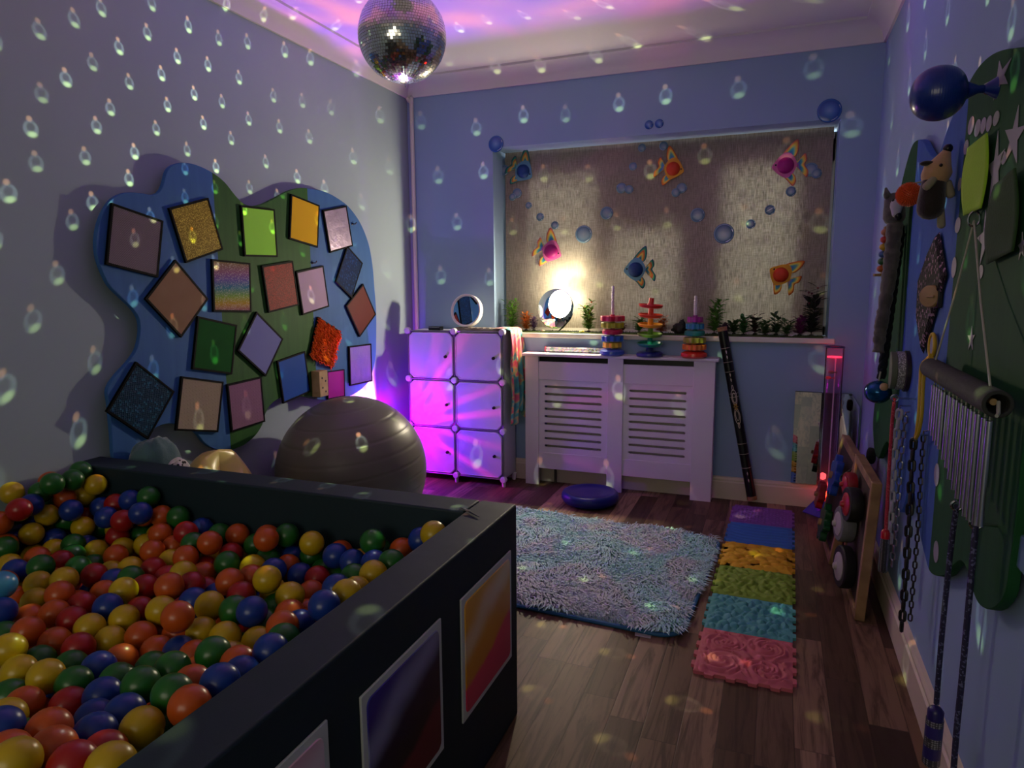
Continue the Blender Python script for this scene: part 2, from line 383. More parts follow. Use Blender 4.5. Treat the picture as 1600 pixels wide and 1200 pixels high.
# main window: frame, panes, sill
UP = MATS['upvc']
mb = MB()
for x0, x1 in ((WX0, -1.47), (-1.05, -.95), (-.545, -.31), (.08, WX1)): mb.wbox((x0, 4.185, WZ0), (x1, 4.25, 2.025))
for z0, z1 in ((WZ0, .985), (1.87, 2.025)): mb.wbox((WX0, 4.185, z0), (WX1, 4.25, z1))
mb.wbox((-.95, 4.19, 1.54), (-.545, 4.25, 1.87))  # solid panel added to keep daylight off the blind above the middle pane
win = struct(mb.build('window_1', UP, bevel=.004))
mt, g, b = newmat('window_glass'); b.inputs['Base Color'].default_value = (.9, .95, .95, 1); b.inputs['Transmission Weight'].default_value = 1; b.inputs['Roughness'].default_value = .25
for x0, x1 in ((-1.47, -1.05), (-.95, -.545), (-.31, .08)):
    MB().wbox((x0, 4.215, .985), (x1, 4.222, 1.87)).build('glass_pane', mt, parent=win)
struct(MB().wbox((WX0-.0, YB-.022, WZ0-.03), (WX1+.035, 4.19, WZ0)).build('trim_1', WHITE, bevel=.006))   # window sill
# coving
def coving(name, M, L):
    prof = [(0, 0), (.012, 0), (.016, .012)] + [(.016+.084*(1-math.cos(a)), .012+.078*math.sin(a)) for a in [k*PI/16 for k in range(1, 9)]] + [(.1, .102), (0, .102)]
    struct(MB().prism(M, prof, 0, L).build(name, pm('coving_paint', '#d6d0d0', .7), sharp=.5))
coving('trim_2', frame((XL, YR, ZC-.102), (1, 0, 0), (0, 0, 1), (0, -1, 0)) @ Matrix.Translation((0, 0, -(YB-YR))), YB-YR)
coving('trim_3', frame((XR, YB, ZC-.102), (0, -1, 0), (0, 0, 1), (-1, 0, 0)), XR-XL)
coving('trim_4', frame((XR, YB, ZC-.102), (-1, 0, 0), (0, 0, 1), (0, 1, 0)) @ Matrix.Translation((0, 0, -(YB-YR))), YB-YR)
# skirting
SK = [(0, 0), (.022, 0), (.022, .098), (.017, .104), (.017, .114), (.011, .124), (0, .128)]
def skirt(name, M, L): struct(MB().prism(M, SK, 0, L).build(name, pm('skirting_paint', '#cfc3ab', .45, bmp=.05), sharp=.5))
skirt('baseboard_left', frame((XL, YB, 0), (1, 0, 0), (0, 0, 1), (0, -1, 0)), YB-YR)
skirt('baseboard_back', frame((XR, YB, 0), (0, -1, 0), (0, 0, 1), (-1, 0, 0)), XR-XL)
skirt('baseboard_right', frame((XR, YR, 0), (-1, 0, 0), (0, 0, 1), (0, 1, 0)), YB-YR)
# cable conduit in the corner
struct(MB().tube(smooth_open([(XL+.012, YB-.012, 2.39), (XL+.02, YB-.012, 2.375), (XL+.038, YB-.012, 2.35), (XL+.038, YB-.012, 2.2), (XL+.036, YB-.012, .2)], 5), .013, 8).build('trim_5', WHITE))
# ================================================================== blind, stickers, sill garden
mt, g, b = newmat('blind_fabric'); co = obco(g)
x_, y_, z_ = g.xyz(co)[:3]
wv = g.noise(g.comb(g.m('MULTIPLY', x_, 210.), 0, g.m('MULTIPLY', z_, 16.)), 1., 3, .7)
wv2 = g.noise(g.comb(g.m('MULTIPLY', x_, 20.), 0, g.m('MULTIPLY', z_, 300.)), 1., 2, .6)
fib = g.m('ADD', g.m('MULTIPLY', wv, .7), g.m('MULTIPLY', wv2, .3))
b.inputs['Base Color'].default_value = (*lin('#a29887'), 1); b.inputs['Roughness'].default_value = .8
tr = g.n.new('ShaderNodeBsdfTranslucent'); mx = g.n.new('ShaderNodeMixShader'); outn = g.n['Material Output']
g.l.new(g.mix(g.step(fib, .36, .66), (.24, .225, .19), (1., .95, .83)), tr.inputs['Color'])
mx.inputs[0].default_value = .32; g.l.new(b.outputs[0], mx.inputs[1]); g.l.new(tr.outputs[0], mx.inputs[2]); g.l.new(mx.outputs[0], outn.inputs['Surface'])
bump(g, b, fib, .10, .002); BLINDM = mt
bl = thing('roller_blind', 'cream woven roller blind pulled down over the window behind the fish stickers', 'blind', (-.69, YBL, WZ0))
MB().wbox((WX0+.018, YBL-.001, WZ0+.012), (WX1-.018, YBL+.001, WZ1-.0055)).build('blind_fabric', BLINDM, bl)
MB().wbox((WX0+.018, YBL-.006, WZ0+.004), (WX1-.018, YBL+.006, WZ0+.022)).build('bottom_bar', WHITE, bl)
MB().cyl((WX0+.012, YBL+.022, WZ1-.046), (WX1-.012, YBL+.022, WZ1-.046), .016).build('roller', WHITE, bl)

def rainbow(nm, edge, stops):                           # fin: bands of colour running out from the fish's body
    if nm in MATS: return MATS[nm]
    mt, g, b = newmat(nm); co = obco(g)
    d = g.v('LENGTH', g.v('SUBTRACT', co, (0, 0, 0)))
    at = g.node('ShaderNodeAttribute', 2, attribute_name='fin')
    g.l.new(g.ramp(at, stops), b.inputs['Base Color']); b.inputs['Roughness'].default_value = .6
    return mt
FINS = {'blue': [(0, '#1c4f7a'), (.3, '#2c8a86'), (.5, '#d8c040'), (.68, '#c8502c'), (.8, '#2f9a66'), (1, '#123a72')],
        'orange': [(0, '#d88a18'), (.3, '#3f78b8'), (.5, '#4fa890'), (.7, '#e8d850'), (.85, '#e8902c'), (1, '#c8501c')],
        'pink': [(0, '#d8388a'), (.3, '#2f68b0'), (.5, '#48a898'), (.7, '#e8d048'), (.85, '#f0a040'), (1, '#d04870')]}
BODY = {'blue': ('#5f93a8', '#0d3a70'), 'orange': ('#d89a20', '#c83a14'), 'pink': ('#d0649c', '#a01070')}
def fish(px, py, rpx, rot, flip, scheme, Y, label):
    c = ony(px, py, Y); k = rpx/FPX*(c-CAM).dot(_f); a = math.radians(rot)
    M = FBW(c); ex = M @ Matrix.Rotation(a, 4, 'Z') @ Matrix.Diagonal((-k if flip else k, k, k, 1))
    t = thing('fish_decoration', label, 'fish decoration', M, 'paper fish on the blind')
    def part(name, pts, z0, z1, mat, n=5, root=None):
        P = smooth_closed(pts, n); P2 = [(ex @ Vector((x, y, 0))) for x, y in P]; Mi = M.inverted(); L = [tuple((Mi @ q)[:2]) for q in P2]
        mb = MB(); mb.prism(M, L, z0, z1); o = mb.build(name, mat, t, smooth=False)
        if root is not None:
            R = Mi @ (ex @ Vector((*root, 0))); at = o.data.attributes.new('fin', 'FLOAT', 'POINT')
            D = [math.hypot(q[0]-R.x, q[1]-R.y) for q in L]; mxd = max(D); at.data.foreach_set('value', [d/mxd for d in D]*2)
        return o
    def fin(name, pts, root):                            # fan of rings from the root so the bands can show
        P = smooth_closed(pts, 5); mb = MB(); vals = []; n = len(P); Rg = 7; vs = []
        for r in range(Rg):
            t_ = r/(Rg-1)
            for x, y in P: vs.append(ex @ Vector((root[0]+(x-root[0])*t_, root[1]+(y-root[1])*t_, (.06-.03*t_)))); vals.append(t_)
        fs = [(r*n+i, r*n+(i+1) % n, (r+1)*n+(i+1) % n, (r+1)*n+i) for r in range(Rg-1) for i in range(n)]
        mb.add(vs, fs); o = mb.build(name, rainbow('fish_fin_'+scheme, None, FINS[scheme]), t, solid=.0012)
        at = o.data.attributes.new('fin', 'FLOAT', 'POINT'); at.data.foreach_set('value', vals)
    bm_, rm_ = BODY[scheme]
    part('body', [(-1.6, -.1), (-1.2, .55), (-.6, 1.25), (.1, 1.6), (.8, 1.2), (1.25, .35), (1.3, -.1), (.9, -.9), (.2, -1.5), (-.6, -1.15), (-1.25, -.6)], .003, .0075, pm('fish_body_'+scheme, bm_, .6))
    fin('dorsal_fin', [(-.5, 1.1), (.3, 2.3), (1.25, 3.1), (1.45, 2.2), (1.2, 1.2), (.5, .9)], (.3, 1.0))
    fin('tail_fin', [(1.2, .2), (1.6, .7), (2.2, 1.35), (2.45, .6), (2.2, 0), (2.65, -.8), (2.5, -1.55), (1.9, -.9), (1.3, -.3)], (1.25, -.05))
    fin('pelvic_fin', [(-.3, -1.1), (.2, -1.75), (.95, -2.5), (1.3, -1.9), (1.1, -1.2), (.6, -.9)], (.4, -1.0))
    mb = MB()
    mb.lathe(ex @ Matrix.Translation((0, 0, 0)), [(1.0, .05), (.97, .35), (.8, .62), (.45, .8), (.0001, .85)], 26)
    mt = pm('honeycomb_'+scheme, rm_, .55); mb.build('honeycomb_ball', mt, t)
    mb = MB(); mb.lathe(ex @ Matrix.Translation((-1.15, .12, .28)), [(.12, 0), (.1, .05), (.0001, .07)], 10); mb.build('eye', pm('black_plastic', '#0c0c0e', .3), t)
YF = YBL-.008
fish(818, 268, 10.7, -30, True, 'blue', YF, 'blue paper fish in the upper corner of the blind beside the dark blue bubble')
fish(1052, 264, 10.7, -12, True, 'orange', YF, 'orange and yellow paper fish at the top middle of the blind')
fish(1227.5, 259, 12.5, 0, False, 'pink', YF, 'magenta paper fish with yellow fins high on the blind beside a double bubble')
fish(861.5, 393, 11, -20, True, 'pink', YF, 'pink paper fish on the blind above the glowing round mirror')
fish(993.5, 421.5, 11.7, 0, False, 'blue', YF, 'blue striped paper fish low on the blind above the spiral tower toy')
fish(1220, 429.5, 11.7, -36, False, 'orange', YF, 'orange paper fish low on the blind above the dark purple plant')
mt, g, b = newmat('bubble_sticker'); co = obco(g)
rr = g.v('LENGTH', g.comb(*[g.xyz(co)[0], g.xyz(co)[1], 0]))
at = g.node('ShaderNodeAttribute', 2, attribute_name='rim')
x_, y_, z_ = g.xyz(co)[:3]
g.l.new(g.ramp(at, [(0, '#8c98a4'), (.5, '#748a9c'), (.82, '#4f7088'), (.93, '#84a0b0'), (1, '#3c5c74')]), b.inputs['Base Color']); b.inputs['Roughness'].default_value = .25; BUB = mt
mt, g, b = newmat('bubble_sticker_blue'); at = g.node('ShaderNodeAttribute', 2, attribute_name='rim')
g.l.new(g.ramp(at, [(0, '#6f96c8'), (.45, '#3f6cae'), (.8, '#1f4a92'), (.93, '#2d62b0'), (1, '#163a78')]), b.inputs['Base Color']); b.inputs['Roughness'].default_value = .2; BUBB = mt
GLINT = pm('sticker_highlight', '#e8eef2', .3)
def bubble(px, py, d, Y, label, blue=False, glint=False):
    c = ony(px, py, Y); r = d/2/FPX*(c-CAM).dot(_f)*.97
    t = thing('bubble_sticker', label, 'bubble sticker', FBW(c), 'bubble stickers around the window'); M = FBW(c)
    mb = MB(); prof = [(r, 0), (r*.995, .0012), (r*.94, .0025), (r*.8, .004), (r*.5, .0055), (r*.25, .006), (1e-5, .0062)]
    mb.lathe(M, prof, 30); o = mb.build('bubble', BUBB if blue else BUB, t)
    at = o.data.attributes.new('rim', 'FLOAT', 'POINT'); at.data.foreach_set('value', [p[0]/r for p in prof for _ in range(30)])
    for a0, a1, q in ((.15, .55, .86), (4.9, 5.6, .85)):
        pts = [(q*r*math.cos(a0+(a1-a0)*i/6), q*r*math.sin(a0+(a1-a0)*i/6)) for i in range(7)]
        MB().tube([M @ Vector((x, y, .0042)) for x, y in pts], [r*.015+r*.045*math.sin(PI*i/6) for i in range(7)], 5, flat=.4).build('printed_gleam', GLINT, t)
    if glint: MB().tube([M @ Vector((x*r, y*r, .0065)) for x, y in ((-.7, -.35), (0, .05), (.75, .45))], [r*.02, r*.12, r*.02], 5, flat=.3).build('white_streak', GLINT, t)
YS = YBL-.002; YW = YB-.002
bubble(775, 225, 26, YW, 'dark blue bubble sticker at the window corner nearest the panel board', True)
bubble(1296, 173, 37, YW, 'biggest dark blue bubble sticker on the wall at the other top corner of the window', True)
bubble(1014, 195, 14, YW, 'small dark blue bubble above the window, the one further from the bubble tube', True)
bubble(1030, 193, 14, YW, 'small dark blue bubble above the window, the one nearer the bubble tube', True)
for px, py, d, lab in [
    (788, 266, 17, 'bubble sticker touching the fin of the blue fish at the blind corner'),
    (808, 302, 16, 'larger bubble of the pair just under the upper blue fish'),
    (801, 308, 12, 'smaller bubble of the pair just under the upper blue fish'),
    (826, 321, 11, 'topmost of three small bubbles rising from the pink fish'),
    (844, 339, 13, 'middle of three small bubbles rising from the pink fish'),
    (867, 352, 13, 'lowest of three small bubbles, just above the pink fish fin'),
    (912, 366, 28, 'big pale bubble on the blind between the pink fish and the striped blue fish'),
    (948, 333, 21, 'medium bubble up and across from the big pale bubble beside the pink fish'),
    (989, 260, 13, 'single bubble beside the tail of the orange fish at top middle'),
    (1003, 231, 13, 'faint small bubble under the window top, nearer the pair of dark blue bubbles'),
    (971, 294, 17, 'first of two joined bubbles below the single one beside the upper orange fish'),
    (983, 296, 14, 'second of two joined bubbles, the smaller, below the upper orange fish tail'),
    (1037, 228, 14, 'small clear bubble over the top fin of the upper orange fish'),
    (1065, 294, 17, 'larger of two overlapping bubbles right under the upper orange fish'),
    (1056, 301, 14, 'smaller of two overlapping bubbles right under the upper orange fish'),
    (1090, 336, 23, 'medium bubble below the upper orange fish and above the biggest blind bubble'),
    (1131, 365, 32, 'biggest bubble on the blind, low between the striped blue and lower orange fish'),
    (1173, 350, 15, 'small bubble just beside the biggest bubble on the blind'),
    (1236, 299, 16, 'blue grey bubble under the pelvic fin of the magenta fish'),
    (1267, 265, 22, 'larger bubble of the double behind the tail of the magenta fish'),
    (1276, 271, 16, 'smaller bubble of the double behind the tail of the magenta fish')]:
    bubble(px, py, d, YS-(.004 if 'smaller' in lab or 'second' in lab else 0), lab)
bubble(1203, 328, 16, YS, 'small bubble with a white diagonal gleam below the magenta fish', glint=True)
bubble(1053, 262, 15, YF-.012, 'clear bubble stuck over the body of the upper orange fish')

# artificial grass strip, plants, stones on the sill
rng = random.Random(11)
mb = MB(); mb.wbox((WX0+.03, YB-.01, WZ0), (WX1-.02, YBL-.03, WZ0+.005))
for i in range(2600):
    x = rng.uniform(WX0+.03, WX1-.02); y = rng.uniform(YB-.012, YBL-.03); h = rng.uniform(.006, .013); a = rng.uniform(0, 6.3); w = .0012
    mb.add([(x-w*math.cos(a), y-w*math.sin(a), WZ0+.004), (x+w*math.cos(a), y+w*math.sin(a), WZ0+.004), (x+rng.uniform(-.004, .004), y+rng.uniform(-.004, .004), WZ0+.004+h)], [(0, 1, 2)])
tag(mb.build('artificial_grass', pm('fake_grass', '#4a5c28', .8, col2='#2c3d18'), smooth=False), 'strip of short artificial grass lining the window sill', 'grass', kind='stuff')
def leaf(mb, p, d, L, w, up=Vector((0, 0, 1)), bend=.25):
    d = d.normalized(); s = d.cross(up)
    if s.length < 1e-3: s = Vector((1, 0, 0))
    s.normalize(); n = s.cross(d)
    q = [p, p+d*L*.35+s*w+n*L*bend*.2, p+d*L*.75+s*w*.8+n*L*bend*.1, p+d*L-n*L*bend*.3, p+d*L*.75-s*w*.8+n*L*bend*.1, p+d*L*.35-s*w+n*L*bend*.2, p+d*L*.5+n*L*bend*.05]
    mb.add(q, [(0, 1, 6), (1, 2, 6), (2, 3, 6), (3, 4, 6), (4, 5, 6), (5, 0, 6)])
def plant(name, label, cat, px, py, hpx, wpx, lc, lc2, stems, leafL, leafw, Y=4.06, per=12, stemc='#4a4a22', flower=None, base=True, spread=.5, droop=.3, group=None, lean=0.):
    c = ony(px, py, Y); c.z = WZ0+.006; k = (c-CAM).dot(_f)/FPX; H, Wd = hpx*k, wpx*k; rg = random.Random(int(px*7+py))
    t = thing(name, label, cat, c, group); ms = MB(); ml = MB(); mf = MB()
    if base: MB().lathe(Matrix.Translation(c), [(.012, 0), (.011, .006), (.004, .009)], 12).build('base', MATS['black_plastic'], t)
    for sN in range(stems):
        a = 2*PI*sN/stems+rg.uniform(-.4, .4); hh = H*rg.uniform(.62, 1.) if sN else H; rad = Wd*.62*rg.uniform(.4, 1.)*(spread if stems > 1 else 0)
        pts = smooth_open([c+Vector((0, 0, .004)), c+Vector((math.cos(a)*rad*.35+lean*H*.4, math.sin(a)*rad*.2, hh*.5)), c+Vector((math.cos(a)*rad+lean*H, math.sin(a)*rad*.35, hh))], 6)
        ms.tube(pts, [.0016-.0009*i/len(pts) for i in range(len(pts))], 5)
        for j in range(per):
            f = .12+.88*j/(per-1); q = pts[min(int(f*(len(pts)-1)), len(pts)-1)]
            for sd in (0, PI):
                b_ = a*1.7+j*2.4+sd; d = Vector((math.cos(b_), math.sin(b_)*.5, rg.uniform(.1, .8)))
                leaf(ml, q, d, leafL*k*1.35*rg.uniform(.7, 1.15), leafw*k*1.35, bend=droop)
        if flower: mf.sph(pts[-1], .006, 8, 6)
    ms.build('stem', pm('stem_'+stemc, stemc, .6), t); ml.build('foliage', pm('leaf_'+lc, lc, .55, col2=lc2, nscale=40), t, smooth=False)
    if flower: mf.build('flower', pm('flower_'+flower, flower, .5), t)
    return t
SB = 508
P_ = lambda n, l, *a, **k: plant(n, l, 'artificial plant', *a, group='plastic plants on the window sill', **k)
P_('plastic_plant', 'light green feathery plastic plant tallest at the end of the sill nearest the cabinet', 800, SB, 44, 26, '#4f8a2a', '#7cb43c', 4, 9, 1.0, per=16)
P_('plastic_plant', 'orange and peach coral plastic plant beside the light green feathery plant', 822, SB, 26, 22, '#d8742c', '#e8a45c', 6, 7, 1.6, per=10)
P_('plastic_plant', 'small purple plastic sprig between the coral plant and the glowing mirror', 834, SB, 20, 10, '#6a4a78', '#8a78a0', 3, 6, 1.2)
P_('plastic_plant', 'bushy bright green plastic plant between the glowing mirror and the first ring stacker', 920, SB, 46, 34, '#4f8432', '#86a848', 5, 9, 1.6, per=14, flower='#c8642c')
P_('plastic_plant', 'brownish small plant behind the ring stacker with the blue base', 972, SB, 12, 14, '#6a4038', '#7d5048', 4, 6, 2, per=5)
P_('plastic_plant', 'low green plant behind the spiral tower on the side of the glowing mirror', 999, SB, 22, 18, '#3c6a28', '#5c8a38', 4, 8, 1.8, per=8)
P_('plastic_plant', 'orange coral plant behind the spiral tower on the side of the black ornament', 1033, SB, 24, 24, '#c8643c', '#d8845c', 6, 7, 1.5, per=9)
P_('plastic_plant', 'tall light green plastic plant beside the second ring stacker', 1116, SB, 52, 36, '#4a7c34', '#6a9c44', 5, 10, 1.8, per=14, lean=.06)
P_('plastic_plant', 'tall dark purple leafed plastic plant at the far end of the sill', 1268, SB+3, 74, 40, '#2c2a2c', '#1c2e1c', 6, 12, 2.8, per=9, stemc='#2a2622', flower='#5a1830')
P_('plastic_plant', 'magenta flower head plant at the foot of the dark purple plant', 1250, SB+3, 26, 18, '#7a2468', '#8f3a7c', 7, 8, 2.6, per=7)
for i, (x, lc, l2, lab) in enumerate([(1131, '#3a2c3c', '#54404c', 'low purple tuft beside the tall light green plant'), (1147, '#2f4c28', '#46663a', 'low green tuft just past the purple tuft on the sill'),
      (1162, '#2c5a2c', '#3c7a3a', 'round leafed green clump third along from the tall light green plant'), (1180, '#4c2438', '#2c4424', 'dark red and green clump in the middle of the low row'),
      (1196, '#2c4c26', '#44683c', 'spiky green clump after the dark red one'), (1213, '#2c4a2a', '#3c5a34', 'pointed leaf green clump under the lower orange fish'),
      (1230, '#36562e', '#4c6c40', 'last low green clump before the magenta flower head')]):
    plant('plastic_plant', lab, 'artificial plant', x, SB+1, (14, 18, 26, 28, 22, 28, 22)[i], 18, lc, l2, 5, 9, 2.4, Y=(4.025, 4.09)[i % 2], per=5, group='low plastic plants on the sill')
# black ornament
c = ony(1061, 507, 4.05); c.z = WZ0+.005
t = thing('cat_ornament', 'small black rocky ornament on the sill between the spiral tower and second ring stacker', 'ornament', c)
def rock(u, v, q=c, s=(.042, .02, .034), sd=3):
    a = 2*PI*u; b_ = PI*(v-.5); d = Vector((math.cos(a)*math.cos(b_), math.sin(a)*math.cos(b_), math.sin(b_)))
    r = 1+.42*mnoise.noise(d*2.1+Vector((sd, 0, 0))); return q+Vector((d.x*s[0]*r, d.y*s[1]*r, s[2]*.8+d.z*s[2]*r))
MB().grid(lambda u, v: rock(u, v), 28, 14, True).build('rock', pm('black_resin', '#141210', .5), t)
MB().grid(lambda u, v: rock(u, v, c+Vector((.018, 0, .035)), (.018, .014, .026), 8), 20, 12, True).build('peak', MATS['black_resin'], t)
for i, (x, col, lab) in enumerate([(909, '#c8b43c', 'yellow pebble on the grass beside the glowing mirror'), (960, '#b8a890', 'pale pebble beside the first ring stacker on the sill'), (1236, '#c8c0a8', 'white shell on the grass near the magenta flower head'), (848, '#b89878', 'tan pebble under the coral plant')]):
    c = ony(x, 511, 4.0); c.z = WZ0+.006
    tag(MB().grid(lambda u, v: rock(u, v, c, (.014, .01, .006), i), 16, 8, True).build('pebble', pm('pebble_%s' % col, col, .5), loc=c), lab, 'pebble', 'pebbles on the sill')

# glowing round mirror on the sill
mc = ony(868, 482.5, 4.05); nrm = ((CAM-mc).normalized()+(Vector((-2.2, 2.75, 1.25))-mc).normalized()).normalized()
M = frame(mc, Vector((0, 0, 1)).cross(nrm), nrm.cross(Vector((0, 0, 1)).cross(nrm)), nrm)
R_ = 31/FPX*(mc-CAM).dot(_f)
t = thing('round_mirror', 'round frameless mirror with a bright white lamp glare, standing on the sill among the plants', 'mirror', M)
MIR = pm('mirror_glass', '#e8ecec', .02, 1.)
MB().lathe(M, [(1e-5, -.006), (R_-.004, -.006), (R_, -.003), (R_, 0), (R_-.003, .0015), (1e-5, .0015)], 48).build('mirror_disc', MIR, t)
gl = pm('glare_dome', '#fff6e0', .3, emis='#fff2d4', estr=40.)  # emissive dome added for the lamp's glare in the mirror
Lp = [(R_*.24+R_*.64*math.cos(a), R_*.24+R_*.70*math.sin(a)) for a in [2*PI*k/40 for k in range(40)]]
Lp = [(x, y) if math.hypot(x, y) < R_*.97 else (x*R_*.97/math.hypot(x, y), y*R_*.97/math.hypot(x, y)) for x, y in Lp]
MB().prism(M, Lp, .001, .012, .7).build('glare_dome', gl, t)['label'] = 'glowing dome standing in for the lamp glare'
MB().tube([M @ Vector((R_*.85, -R_*.5, .0)), M @ Vector((R_*.5, -R_*.92, .012)), M @ Vector((R_*.22, -R_*1.16, .015))], [.004, .006, .003], 6).build('stand', MATS['black_plastic'], t)
# ================================================================== cube cabinet
YC = 3.745
CX0, CX1, CZ0, CZ1 = -2.142, -1.505, .045, .945
cab = thing('cube_cabinet', 'white six-door modular plastic cube cabinet with round corner connectors', 'cabinet', ((CX0+CX1)/2, (YC+YB)/2, 0))
mt, g, b = newmat('translucent_white_plastic'); b.inputs['Base Color'].default_value = (*lin('#dcdce4'), 1); b.inputs['Roughness'].default_value = .38
bump(g, b, g.noise(obco(g), 60, 2), .05, .002); PP = mt
WP = pm('white_plastic', '#dedee2', .4); KN = pm('dark_screw', '#3a3438', .3, .6)
YBk = YB-.026
for x0, x1 in ((CX0, CX0+.006), (CX1-.006, CX1)): MB().wbox((x0, YC+.012, CZ0), (x1, YBk, CZ1)).build('side_panel', PP, cab, bevel=.002)
MB().wbox((CX0, YC+.012, CZ1-.006), (CX1, YBk, CZ1)).build('top_panel', PP, cab, bevel=.002)
MB().wbox((CX0, YC+.012, CZ0), (CX1, YBk, CZ0+.006)).build('bottom_panel', PP, cab, bevel=.002)
MB().wbox((CX0, YBk-.006, CZ0), (CX1, YBk, CZ1)).build('back_panel', PP, cab)
cw, chh = (CX1-CX0)/2, (CZ1-CZ0)/3
F0 = FBW((CX0, YC, CZ0))
for r in range(3):
    for c in range(2):
        x0, z0 = c*cw+.008, r*chh+.008; x1, z1 = (c+1)*cw-.008, (r+1)*chh-.008; q = .028
        rec = -.012 if (r == 1 and c == 0) else 0
        M = F0
        if r == 2 and c == 0:
            pass
        pts = [(x0+q, z0), (x1-q, z0), (x1, z0+q), (x1, z1-q), (x1-q, z1), (x0+q, z1), (x0, z1-q), (x0, z0+q)]
        d = MB().prism(M, pts, -.004, .004).build('door', PP, cab, bevel=.002)
        mb = MB(); cc = [((p[0]-(x0+x1)/2)*.965+(x0+x1)/2, (p[1]-(z0+z1)/2)*.965+(z0+z1)/2) for p in pts]
        mb.tube([M @ Vector((p[0], p[1], .0045)) for p in cc], .0022, 6, True); mb.build('rim', PP, d)
        kx = x1-.048; kz = (z0+z1)/2-.006
        MB().lathe(M @ Matrix.Translation((kx, kz, .004)), [(.0095, 0), (.0095, .004), (.006, .006), (.006, .011), (.0085, .013), (.0001, .014)], 14).build('knob', KN, d)
for r in range(4):
    for c in range(3):
        M = F0 @ Matrix.Translation((c*cw, r*chh, .0))
        MB().lathe(M, [(.0195, -.012), (.0195, .010), (.017, .013), (.008, .0145), (.0001, .0145)], 20).build('connector', WP, cab)
for c in range(3):
    for yy in (YC+.004, YBk-.03):
        MB().lathe(Matrix.Translation((CX0+c*cw, yy, 0)), [(.010, 0), (.011, .006), (.013, CZ0-.012), (.017, CZ0)], 14).build('leg', WP, cab)
mb = MB()
for c in range(3): mb.tube([F0 @ Vector((c*cw, z, -.004)) for z in (.0, CZ1-CZ0)], .0045, 6)
for r in range(4): mb.tube([F0 @ Vector((x, r*chh, -.004)) for x in (0, 2*cw)], .0045, 6)
mb.build('wire_frame', pm('grey_wire', '#8a8a90', .4, .5), cab)

# things on the cabinet
ZT = CZ1+.004
c = onz(672, 511, ZT); c = Vector((-1.985, YC+.075, CZ1))
t = thing('black_box', 'small flat black gadget box on the cabinet top', 'box', c)
MB().wbox(c+Vector((-.04, -.022, 0)), c+Vector((.04, .03, .024))).build('case', MATS['black_plastic'], t, bevel=.003)
MB().wbox(c+Vector((-.038, -.0235, .018)), c+Vector((.038, -.02, .0205))).build('trim_line', pm('grey_plastic', '#8a8c8e', .4), t)
# studded tray strip
c = Vector((-1.66, YC+.11, CZ1))
t = thing('wooden_strip', 'long thin grey-brown wooden strip lying on the cabinet under the round white mirror', 'wooden strip', c)
MB().wbox(c+Vector((-.20, -.03, .002)), c+Vector((.10, .03, .016))).build('board', pm('weathered_wood', '#6a5f58', .7, col2='#8a8078', nscale=20), t, bevel=.002)
for i in range(7): MB().wbox(c+Vector((-.19+i*.041, -.033, .0145)), c+Vector((-.165+i*.041, .025, .019))).build('slat', MATS['weathered_wood'], t)
# round white mirror
mc = Vector((-1.79, YC+.115, 0)); mc.z = CZ1+.02+.102
v = (mc-CAM).normalized(); target = Vector((XL+.05, 3.16, 1.30)); nrm = ((CAM-mc).normalized()+(target-mc).normalized()).normalized()
M = frame(mc, Vector((0, 0, 1)).cross(nrm), nrm.cross(Vector((0, 0, 1)).cross(nrm)), nrm)
t = thing('round_mirror', 'round table mirror in a deep white rim standing on the cube cabinet', 'mirror', M)
MB().lathe(M, [(.088, -.03), (.1, -.03), (.102, -.026), (.102, .012), (.100, .014), (.093, .014), (.091, .010), (.088, .002)], 48).build('rim', pm('white_enamel', '#e4ddd6', .3), t)
MB().lathe(M, [(1e-5, -.028), (.089, -.028), (.089, .003), (1e-5, .003)], 40).build('mirror_glass', MIR, t)
# tie-dyed cloth draped over the end of the cabinet
mt, g, b = newmat('tie_dye_cloth'); co = obco(g)
n1 = g.noise(co, 9, 3, .5, 1, dist=1.2); n_ = g.noise(co, 7, 2, .5, 0, dist=1.5)
g.l.new(g.ramp(n_, [(.30, '#3a8a98'), (.42, '#58a8a8'), (.48, '#c8b478'), (.54, '#d8687a'), (.62, '#c84a6a'), (.70, '#4a86a8'), (.8, '#8aa06a')]), b.inputs['Base Color']); b.inputs['Roughness'].default_value = .8; b.inputs['Sheen Weight'].default_value = .2
cx = CX1+.022
def cloth(u, v):                                        # u along depth, v from the top over the edge and down
    y = YC-.002+u*.19; s = v*.66; f = .012*math.sin(u*19+1.)+.006*math.sin(u*41)
    if s < .10: return Vector((cx-.10+s, y+.03, CZ1+.017+.003*math.sin(u*23+s*30)))
    q = s-.10; hem = .40+.03*math.sin(u*7)
    return Vector((cx+.016+f*min(q*6, 1)+.03*min(q*4, 1)*u, y+.03+.01*math.sin(q*20), CZ1+.017-q*(hem/.40)*.98))
t = MB().grid(cloth, 60, 50).build('tie_dye_scarf', mt, solid=.002, loc=(cx, YC+.1, CZ1))
tag(t, 'pink, teal and yellow tie-dyed scarf draped over the cabinet side', 'scarf')

# ================================================================== radiator cover
RY = 3.872
RX0, RX1, RZ = -1.407, -.297, .815
rc_ = thing('radiator_cover', 'white slatted radiator cover with two grilles standing under the window', 'radiator cover', ((RX0+RX1)/2, RY, 0))
RW = pm('white_mdf', '#d6d2d8', .45)
FR = FBW((RX0, RY, 0)); wR = RX1-RX0
